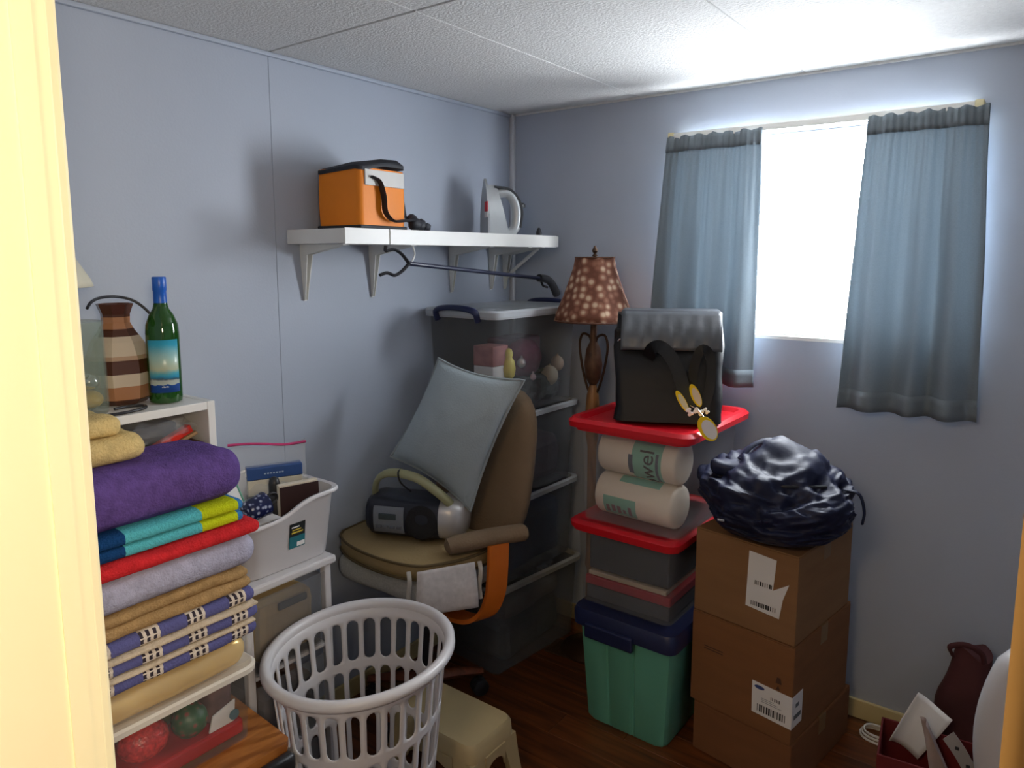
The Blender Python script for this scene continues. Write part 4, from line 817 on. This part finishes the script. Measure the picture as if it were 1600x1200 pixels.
t = thing('medicine_box', 'cream carton with grey band low inside the pink-zipped bag', 'carton', (.19, -1.405, .80), R(-26)); obj('body', RB(-.018, .018, -.065, .07, .0, .112, r=.002), M('pale_green_carton', (.36, .40, .32), .6), t); obj('grey_band', RB(-.0185, .0185, -.066, .071, .1125, .121, r=.001), M('grey_carton', (.2, .2, .19), .6), t)
b = NB(); rbox(b, .06, .13, -1.60, -1.33 - .19, PZ, .90, r=.004); tag(obj('note_pad', b, M('green_pad', (.14, .30, .22), .7)), 'green pad at the back of the dishpan', 'notepad')

# ------------------------------------------------------------------ side table, ornament bin, towels and blankets
TZ = .50
t = thing('side_table', 'oak-topped side table with black frame under the plastic bin', 'table', (.48, -1.94, 0))
oak = Mwood('oak', (.30, .095, .018), (.52, .20, .045), .35, (14, 2.0, 14))
b = NB(); prism(b, [(.325, -2.22), (.625, -2.22), (.625, -1.69), (.612, -1.677), (.325, -1.66)], TZ - .022, TZ); obj('top', b, oak, t, world=True)
b = NB(); rbox(b, .6255, .656, -2.215, -1.685, TZ - .058, TZ - .014, r=.012, seg=3); obj('apron', b, black, t, world=True, smooth=40)
b = NB(); rbox(b, .335, .36, -2.215, -1.675, TZ - .075, TZ - .0225, r=.006); obj('apron', b, black, t, world=True)
for xx in (.34, .596):
    for yy in (-2.21, -1.72): obj('leg', RB(xx, xx + .028, yy, yy + .028, 0, TZ - .076, r=.004), black, t, world=True)
t = thing('ornament_bin', 'clear plastic bin of red and green decorations on the oak side table', 'storage bin', (.445, -1.925, TZ + .001))
BW, BD, BH = .205, .43, .165
b = NB(); shell(b, [(BW * .92, BD * .95, .025, 0), (BW * .93, BD * .955, .028, .01), (BW, BD, .032, BH)], .002); obj('body', b, M('clear_bin', (.35, .35, .35), .08, var=.02, alpha=.08), t, smooth=40)
b = NB(); loft(b, [ring(BW + .002, BD + .002, .033, BH - .004), ring(BW + .02, BD + .02, .038, BH - .002), ring(BW + .022, BD + .022, .038, BH + .010), ring(BW + .01, BD + .01, .036, BH + .014), ring(BW - .02, BD - .02, .03, BH + .010)]); obj('lid', b, M('white_lid', (.70, .64, .55), .4, var=.02), t, smooth=40)
bz = TZ + .0045
rd = M('glossy_red', (.45, .012, .016), .25, var=.15); 
b = NB(); rbox(b, .37, .520, -2.10, -1.73, bz, bz + .035, r=.006); tag(obj('red_tray', b, rd), 'flat red tray at the bottom of the decoration bin', 'tray')
b = NB(); ball(b, (.475, -1.935, bz + .078), .042, .052, .042, 24, 14, .03); tag(obj('bauble', b, M('red_glitter', (.55, .03, .03), .2, var=.5, vs=120, bump=.5, bs=200), smooth=60), 'shiny red glitter bauble in the decoration bin', 'bauble')
b = NB(); ball(b, (.485, -1.838, bz + .075), .036, .038, .038, 24, 14, .06); tag(obj('bauble', b, Mspots('green_red', (.02, .09, .03), (.05, .12, .05), (.30, .06, .05), 60, .4), smooth=60), 'dark green bauble beside the red one in the bin', 'bauble')
b = NB(); b2 = NB(); loft(b2, [[(-.002, -.03, .0), (-.002, .03, .0), (-.002, .035, .05), (-.002, -.02, .035)], [(.002, -.03, .0), (.002, .03, .0), (.002, .035, .05), (.002, -.02, .035)]]); merge(b, b2, Matrix.Translation((.512, -1.78, bz + .037))); tag(obj('folded_card', b, paper), 'white folded card in the decoration bin beside the green bauble', 'card')
b = NB(); b2 = NB(); rbox(b2, -.006, .006, -.06, .05, 0, .03, r=.003); merge(b, b2, Matrix.Translation((.508, -1.79, bz + .037)) @ Matrix.Rotation(R(14), 4, 'X')); b.free()
b = NB(); soft(b, .375, .50, -1.80, -1.735, bz + .036, bz + .13, .02, (6, 6, 5), .008, 16, 9); tag(obj('ribbon_roll', b, M('plum_ribbon', (.16, .08, .07), .6, var=.5, vs=25), smooth=60), 'plum ribbon bundle at the end of the decoration bin', 'ribbon')
b = NB(); ball(b, (.40, -1.87, bz + .07), .03, .06, .034, 16, 10, .2, 8, 4); tag(obj('ornament', b, M('olive_toy', (.09, .10, .05), .6, var=.3), smooth=60), 'olive ornament behind the green bauble in the bin', 'ornament')
b = NB(); b2 = NB(); lathe(b2, [(.012, 0), (.012, .002)], 18); merge(b, b2, Matrix.Translation((.5185, -1.752, bz + .055)) @ Matrix.Rotation(R(90), 4, 'Y')); tag(obj('round_sticker', b, M('blue_sticker', (.10, .20, .25), .5)), 'blue-grey round disc inside the front corner of the decoration bin', 'disc')
def towel(name, label, cat, parts, mat=None):
    """parts = list of (part name, bounds, radius, seed, material)"""
    xs = parts[0][1]; t = thing(name, label, cat, ((xs[0] + xs[1]) / 2, (xs[2] + xs[3]) / 2, xs[4]), group='folded linens piled on the decoration bin')
    for pn_, bd_, r_, sd, m_, amp in parts:
        b = NB(); soft(b, *bd_, r=r_, n=(12, 30, 8), amp=amp, fr=11, seed=sd); obj(pn_, b, m_, t, world=True, smooth=70)
    return t
terry = lambda n, c, **k: M(n, c, .95, var=k.pop('var', .14), vs=50, bump=.8, bs=230, spec=.1)
z = TZ + BH + .0155   # .68
gold = M('gold_satin', (.80, .52, .14), .26, metal=.3, var=.10, vs=4, bump=.5, bs=14, spec=.6)
towel('bagged_pillow', 'gold satin pillow in a clear bag on the decoration bin lid', 'pillow', [('pillow', (.345, .55, -2.13, -1.722, z, z + .072), .034, 1, gold, .008)])
b = NB(); soft(b, .335, .56, -2.14, -1.71, z + .0, z + .078, .036, (10, 24, 6), .006, 14, 3); par = [o for o in bpy.data.objects if o.name == 'bagged_pillow'][0]; obj('wrap', b, M('bag_film', (.72, .72, .72), .12, alpha=.16, bump=.6, bs=18), par, world=True, smooth=50)
z += .0795
# blue knitted blanket: banded pattern
def Mblanket():
    m, tt, p, o = nt('blue_knit'); N = tt.nodes.new; L = tt.links.new; tc = N('ShaderNodeTexCoord'); sx = N('ShaderNodeSeparateXYZ'); L(tc.outputs['Object'], sx.inputs[0])
    def mth(op, a, b_=None):
        q = N('ShaderNodeMath'); q.operation = op
        for i, v in enumerate((a, b_)):
            if v is None: continue
            if isinstance(v, (int, float)): q.inputs[i].default_value = v
            else: L(v, q.inputs[i])
        return q.outputs[0]
    fy = mth('FRACT', mth('MULTIPLY', mth('ADD', sx.outputs[1], 3.0), 10.5)); band = mth('LESS_THAN', fy, .42)
    wob = mth('MULTIPLY', mth('SINE', mth('MULTIPLY', sx.outputs[2], 520)), .04)
    fy2 = mth('FRACT', mth('ADD', mth('MULTIPLY', fy, 7.2), wob)); dark = mth('MULTIPLY', mth('LESS_THAN', fy2, .5), mth('GREATER_THAN', mth('SINE', mth('MULTIPLY', sx.outputs[2], 520)), -.75))
    m1 = N('ShaderNodeMix'); m1.data_type = 'RGBA'; m1.inputs[6].default_value = (.70, .60, .50, 1); m1.inputs[7].default_value = (.03, .02, .03, 1); L(dark, m1.inputs[0])
    m2 = N('ShaderNodeMix'); m2.data_type = 'RGBA'; m2.inputs[6].default_value = (.10, .10, .27, 1); L(m1.outputs[2], m2.inputs[7]); L(band, m2.inputs[0]); L(m2.outputs[2], p.inputs['Base Color']); p.inputs['Roughness'].default_value = .95
    nz = N('ShaderNodeTexNoise'); nz.inputs['Scale'].default_value = 200; L(tc.outputs['Object'], nz.inputs[0]); bp = N('ShaderNodeBump'); bp.inputs['Strength'].default_value = .7; bp.inputs['Distance'].default_value = .004; L(nz.outputs[0], bp.inputs['Height']); L(bp.outputs[0], p.inputs['Normal'])
    return m
bl = Mblanket(); cream = terry('cream_edge', (.62, .50, .36))
towel('knit_blanket', 'blue knitted blanket with cream and black bands, folded in the linen pile', 'blanket', [('fold', (.335, .572, -2.13, -1.712, z, z + .032), .015, 2, bl, .004), ('edge', (.345, .576, -2.13, -1.72, z + .030, z + .038), .0035, 3, cream, .002), ('fold', (.335, .574, -2.13, -1.705, z + .038, z + .070), .015, 4, bl, .004), ('edge', (.345, .580, -2.13, -1.715, z + .068, z + .077), .004, 5, cream, .002), ('fold', (.335, .57, -2.13, -1.71, z + .076, z + .106), .014, 6, bl, .004)])
z += .1075
towel('folded_towel', 'tan folded towel between lavender towel and blue knitted blanket', 'towel', [('fold', (.335, .565, -2.13, -1.715, z, z + .026), .012, 7, terry('tan_terry', (.40, .25, .11)), .005), ('fold', (.335, .560, -2.13, -1.722, z + .025, z + .05), .012, 8, MC['tan_terry'], .006)])
z += .0515
towel('folded_towel', 'lavender grey folded towel between red and tan towels', 'towel', [('fold', (.335, .575, -2.13, -1.70, z, z + .073), .035, 9, terry('lavender_terry', (.40, .39, .50)), .004)])
z += .0745
towel('folded_towel', 'thin red folded towel between lavender and aqua towels', 'towel', [('fold', (.335, .585, -2.13, -1.70, z, z + .030), .0145, 10, terry('red_terry', (.60, .025, .03)), .003)])
z += .0315
yc = -1.915
st_ = [(-2.2 - yc, (.008, .05, .16)), (-1.985 - yc, (.09, .43, .48)), (-1.83 - yc, (.50, .56, .012)), (-1.748 - yc, (.04, .18, .40)), (-1.6 - yc, (.04, .18, .40))]
aq = Mbands('striped_terry', 'Y', st_, .95, .8, 230, spec=.1)
towel('folded_towel', 'navy, aqua and lime striped folded towel under the purple towel', 'towel', [('fold', (.335, .570, -2.10, -1.73, z, z + .026), .0125, 11, aq, .002), ('fold', (.335, .572, -2.10, -1.73, z + .0255, z + .052), .0125, 12, aq, .002)])
z += .053
pz0 = z
t = thing('folded_towel', 'thick purple folded towel on top of the striped aqua towel', 'towel', (.45, -1.9, z), group='folded linens piled on the decoration bin')
b = NB(); soft(b, .33, .575, -2.12, -1.715, z, z + .108, .05, (16, 34, 10), .010, 7, 13); 
obj('fold', b, terry('purple_terry', (.115, .065, .235), var=.2), t, world=True, smooth=70)
z += .1115
t = thing('folded_towel', 'pale yellow folded towel on top of the purple towel', 'towel', (.41, -2.0, z), group='folded linens piled on the decoration bin')
for i, bd in enumerate(((.335, .50, -2.14, -1.888, z, z + .052), (.335, .48, -2.14, -1.93, z + .051, z + .092))):
    b = NB(); soft(b, *bd, r=.026, n=(12, 18, 8), amp=.006, fr=12, seed=20 + i); obj('fold', b, terry('yellow_terry', (.62, .46, .20)), t, world=True, smooth=70)

# ------------------------------------------------------------------ laundry basket
t = thing('laundry_basket', 'round white slotted laundry basket standing on the floor by the side table', 'basket', (.622, -1.462, 0))
RH = .618; bwid, bdep, bphi = .205, .232, R(14)
def bk_pt(a, v):   # v height 0..1
    f = .70 + .30 * v ** .9
    x, y_ = bwid * f * math.cos(a), bdep * f * math.sin(a)
    return Vector((x * math.cos(bphi) - y_ * math.sin(bphi), x * math.sin(bphi) + y_ * math.cos(bphi), .004 + RH * v))
b = NB(); NCOL = 28; rowsv = [(.06, .26), (.28, .52), (.54, .73), (.755, .95)]
def strip(v0, v1, per=6):
    nn = NCOL * per; g = [[b.verts.new(bk_pt(2 * math.pi * i / nn, v)) for i in range(nn)] for v in (v0, v1)]
    for i in range(nn): b.faces.new((g[0][i], g[0][(i + 1) % nn], g[1][(i + 1) % nn], g[1][i]))
va = 0
for v0, v1 in rowsv:
    strip(va, v0)
    for c_ in range(NCOL):
        a0, a1 = 2 * math.pi * c_ / NCOL, 2 * math.pi * (c_ + 1) / NCOL; asp = (v1 - v0) * RH / (.21 * (a1 - a0))
        outer, inner = [], []; K = 6; hw = .345; rr = hw / asp
        seq = []
        for i in range(K + 1): seq.append(((i / K), 0.0))
        for i in range(1, K + 1): seq.append((1.0, i / K))
        for i in range(1, K + 1): seq.append((1 - i / K, 1.0))
        for i in range(1, K): seq.append((0.0, 1 - i / K))
        for (u, s) in seq:
            outer.append(bk_pt(a0 + (a1 - a0) * u, v0 + (v1 - v0) * s))
            dx, dy = u - .5, (s - .5)
            # stadium boundary along matching perimeter
            if s in (0.0, 1.0):
                an = (u - .5) * math.pi; iu = .5 + hw * math.sin(an); is_ = (.03 + rr - rr * math.cos(an)) if s == 0 else 1 - (.03 + rr - rr * math.cos(an))
            else:
                iu = .5 + math.copysign(hw, dx); is_ = .03 + rr + (1 - 2 * (.03 + rr)) * s
            inner.append(bk_pt(a0 + (a1 - a0) * iu, v0 + (v1 - v0) * is_))
        vo = [b.verts.new(p) for p in outer]; vi = [b.verts.new(p) for p in inner]
        for i in range(len(vo)):
            j = (i + 1) % len(vo); b.faces.new((vo[i], vo[j], vi[j], vi[i]))
    va = v1
strip(va, 1.0); bmesh.ops.remove_doubles(b, verts=b.verts[:], dist=.0004); obj('slotted_wall', b, plasticw, t, smooth=50, solid=.0035)
b = NB(); nn = 72; rings = []
for dr, dz in ((-.002, -.012), (.016, -.014), (.024, -.004), (.023, .008), (.012, .015), (0, .010), (-.003, 0)):
    rg = []
    for i in range(nn):
        p = bk_pt(2 * math.pi * i / nn, 1.0); d = Vector((p.x, p.y, 0)).normalized(); rg.append(p + d * dr + Vector((0, 0, dz)))
    rings.append(rg)
loft(b, rings + [rings[0]], False, False); obj('rim', b, plasticw, t, smooth=60)
b = NB(); loft(b, [[bk_pt(2 * math.pi * i / nn, 0) * 1.0 + Vector((0, 0, dz)) for i in range(nn)] for dz in (-.003, .002)]); obj('base', b, plasticw, t)

# ------------------------------------------------------------------ step stool
t = thing('step_stool', 'cream plastic step stool on the floor beside the laundry basket', 'stool', (.605, -1.105, 0))
crm = M('cream_plastic', (.50, .40, .22), .4, var=.04); SW, SD, SH = .31, .19, .25
b = NB(); loft(b, [ring(SW + .012, SD + .012, .03, SH - .05), ring(SW + .008, SD + .008, .03, SH - .012), ring(SW - .006, SD - .006, .03, SH), ring(SW - .05, SD - .05, .02, SH)]); obj('top', b, crm, t, smooth=40)
for sx in (-1, 1):
    for sy in (-1, 1):
        b = NB(); q = [(SW / 2 - .055, SD / 2 - .012), (SW / 2 + .006, SD / 2 - .05), (SW / 2 + .006, SD / 2 + .006)]
        rg = []
        for zz, o_, k in ((0, .022, .62), (SH - .12, .006, .8), (SH - .051, .0, 1.0)):
            x1, y1 = SW / 2 + .005 + o_, SD / 2 + .005 + o_; wx, wy = .075 * k, .06 * k
            rg.append([(sx * a_, sy * c_, zz) for a_, c_ in ((x1, y1), (x1 - wx, y1), (x1 - wx, y1 - .012), (x1 - .012, y1 - .012), (x1 - .012, y1 - wy), (x1, y1 - wy))])
        loft(b, rg); obj('leg', b, crm, t, smooth=30)
def arch(L_, zt, zb):
    pts_ = [(-L_ / 2, zt), (L_ / 2, zt), (L_ / 2, zb)]; pts_ += [(L_ / 2 * math.cos(a), zb + (zt - zb) * .62 * math.sin(a)) for a in [math.pi * i / 12 for i in range(1, 12)]]; return pts_ + [(-L_ / 2, zb)]
for sy in (-1, 1):
    pl_ = arch(SW - .13, SH - .051, SH - .12); b = NB(); loft(b, [[(x, sy * (SD / 2 + .006) + e, z_) for x, z_ in pl_] for e in (-.004, .004)]); obj('apron', b, crm, t)
for sx in (-1, 1):
    pl_ = arch(SD - .10, SH - .051, SH - .12); b = NB(); loft(b, [[(sx * (SW / 2 + .006) + e, x, z_) for x, z_ in pl_] for e in (-.004, .004)]); obj('apron', b, crm, t)

# ------------------------------------------------------------------ small things on the floor
b = NB(); rbox(b, .40, .62, -.37, -.32, .001, .05, r=.006); b.free()
t = thing('floor_register', 'dark brown slotted floor vent beside the teal tub', 'vent', (.50, -.245, .0005), R(4))
dbr = M('dark_bronze', (.05, .025, .012), .5); obj('frame', RB(-.11, .11, -.055, .055, 0, .006, r=.002), dbr, t)
for i in range(9): obj('slat', RB(-.095 + .0215 * i, -.085 + .0215 * i, -.04, .04, .0065, .009, r=.001, seg=1), dbr, t)
b = NB(); tube(b, spline([(.50, -.04, .004), (.56, -.10, .004), (.62, -.06, .02), (.66, -.045, .15), (.655, -.04, .3), (.63, -.03, .42)], 6), .003, 6); tag(obj('power_cord', b, black, smooth=60), 'black lamp cord trailing down the wall behind the teal tub', 'cord')
t = thing('cable_bundle', 'white cable coiled on the floor beside the bottom cardboard box', 'cable', (1.60, -.085, .001))
for k in range(3):
    b = NB(); tube(b, [(.065 * math.cos(a) * (1 - .08 * k), .045 * math.sin(a) * (1 - .1 * k), .005 + .009 * k + .002 * math.sin(3 * a)) for a in [2 * math.pi * i / 28 for i in range(28)]], .004, 6, closed=True); obj('loop', b, paper, t, smooth=60)
t = thing('red_carton', 'dark red open box with papers on the floor near the door', 'box', (1.755, -.31, 0.001), R(6))
rc = M('dark_red_card', (.16, .012, .014), .7, var=.15)
for a in ((-.13, .13, -.10, -.094, 0, .165), (-.13, .13, .094, .10, 0, .165), (-.13, -.124, -.094, .094, 0, .165), (.124, .13, -.094, .094, 0, .165)): obj('side_panel', RB(*a, r=.001, seg=1), rc, t)
obj('bottom_panel', B(-.124, .124, -.094, .094, 0, .005), rc, t)
def leaf_sheet(name, label, cat, m_, c, w_, h_, rz, rx, ry, curl=.02, th=.0012):
    b = NB(); n = 10; g = [[b.verts.new((w_ * (i / n - .5), curl * math.sin(math.pi * i / n + 1.2 * j / n), h_ * j / n)) for i in range(n + 1)] for j in range(n + 1)]
    for j in range(n):
        for i in range(n): b.faces.new((g[j][i], g[j][i + 1], g[j + 1][i + 1], g[j + 1][i]))
    b.transform(Matrix.Translation(c) @ Matrix.Rotation(rz, 4, 'Z') @ Matrix.Rotation(rx, 4, 'X') @ Matrix.Rotation(ry, 4, 'Y')); return tag(obj(name, b, m_, smooth=60, solid=th), label, cat)
leaf_sheet('crumpled_paper', 'white crumpled paper standing up out of the red box', 'paper', paper, (1.685, -.27, .11), .09, .17, R(20), R(-6), R(28), .03)
leaf_sheet('crumpled_paper', 'pinkish crumpled paper beside the white one in the red box', 'paper', M('pinkish_paper', (.45, .36, .34), .8), (1.79, -.335, .11), .07, .15, R(-30), R(4), R(-22), .03)
t = thing('film_strip_roll', 'grey slotted strip curling over the edge of the red box', 'strip', (1.83, -.33, .15))
b = NB(); q = spline([(-.03, 0, .09), (.0, -.01, .06), (.03, -.015, .02), (.07, -.01, -.01)], 5); rings = []
for p in q: rings.append([p + Vector((0, .0, .0)) + Vector((.012, 0, .016)) * s_ + Vector((0, e, 0)) for s_, e in ((-1, 0), (1, 0), (1, .003), (-1, .003))])
loft(b, rings); obj('band', b, M('grey_strip', (.34, .32, .31), .5), t, smooth=40)
for i in (4, 9): 
    p = q[i]; b = NB(); rbox(b, p.x - .005, p.x + .005, p.y - .002, p.y, p.z - .005, p.z + .005, r=.001); obj('hole', b, ink, t)
t = thing('wine_red_bag', 'dark wine-red bag slumped upright behind the red box', 'bag', (1.80, -.105, .001), R(5))
b = NB(); rings = []
for i in range(15):
    s = i / 14; rg = []
    for j in range(24):
        a = 2 * math.pi * j / 24; f = (1 - .45 * s ** 1.5) * (1 + .18 * noise.noise(Vector((math.cos(a) * 1.5, math.sin(a) * 1.5, s * 4)))); rg.append((.085 * f * math.cos(a) + .03 * s, .06 * f * math.sin(a), .40 * s + (.02 * math.sin(2 * a) if i == 14 else 0)))
    rings.append(rg)
loft(b, rings); obj('body', b, M('wine_cloth', (.075, .018, .02), .8, var=.2, bump=.5, bs=25), t, smooth=60)
b = NB(); tube(b, spline([(-.02, -.03, .385), (-.03, -.045, .42), (.01, -.05, .44), (.05, -.04, .42), (.06, -.03, .385)], 5), .008, 8, flat=.5); obj('handle', b, M('wine_strap', (.06, .012, .014), .8), t, smooth=60)
t = thing('plastic_cover', 'white curved plastic shell leaning beside the red box by the door frame', 'plastic shell', (1.978, -.42, .001), R(0))
b = NB(); n = 14; rings = []
for i in range(n + 1):
    s = i / n; ww = .115 * math.sin(math.pi * (.16 + .70 * s)) ** .7 * (1 if s < .98 else .8); rings.append([(-ww * math.cos(a), -.06 * math.sin(a) * (1 - .3 * s), .10 + .49 * s) for a in [math.pi * k / 12 for k in range(13)]])
loft(b, rings, False, False, closed=False); obj('shell', b, plasticw, t, smooth=60, solid=.006)
b = NB(); rbox(b, -.06, .06, -.05, .03, 0, .11, r=.01); obj('foot', b, M('shell_foot', (.05, .04, .06), .5), t)
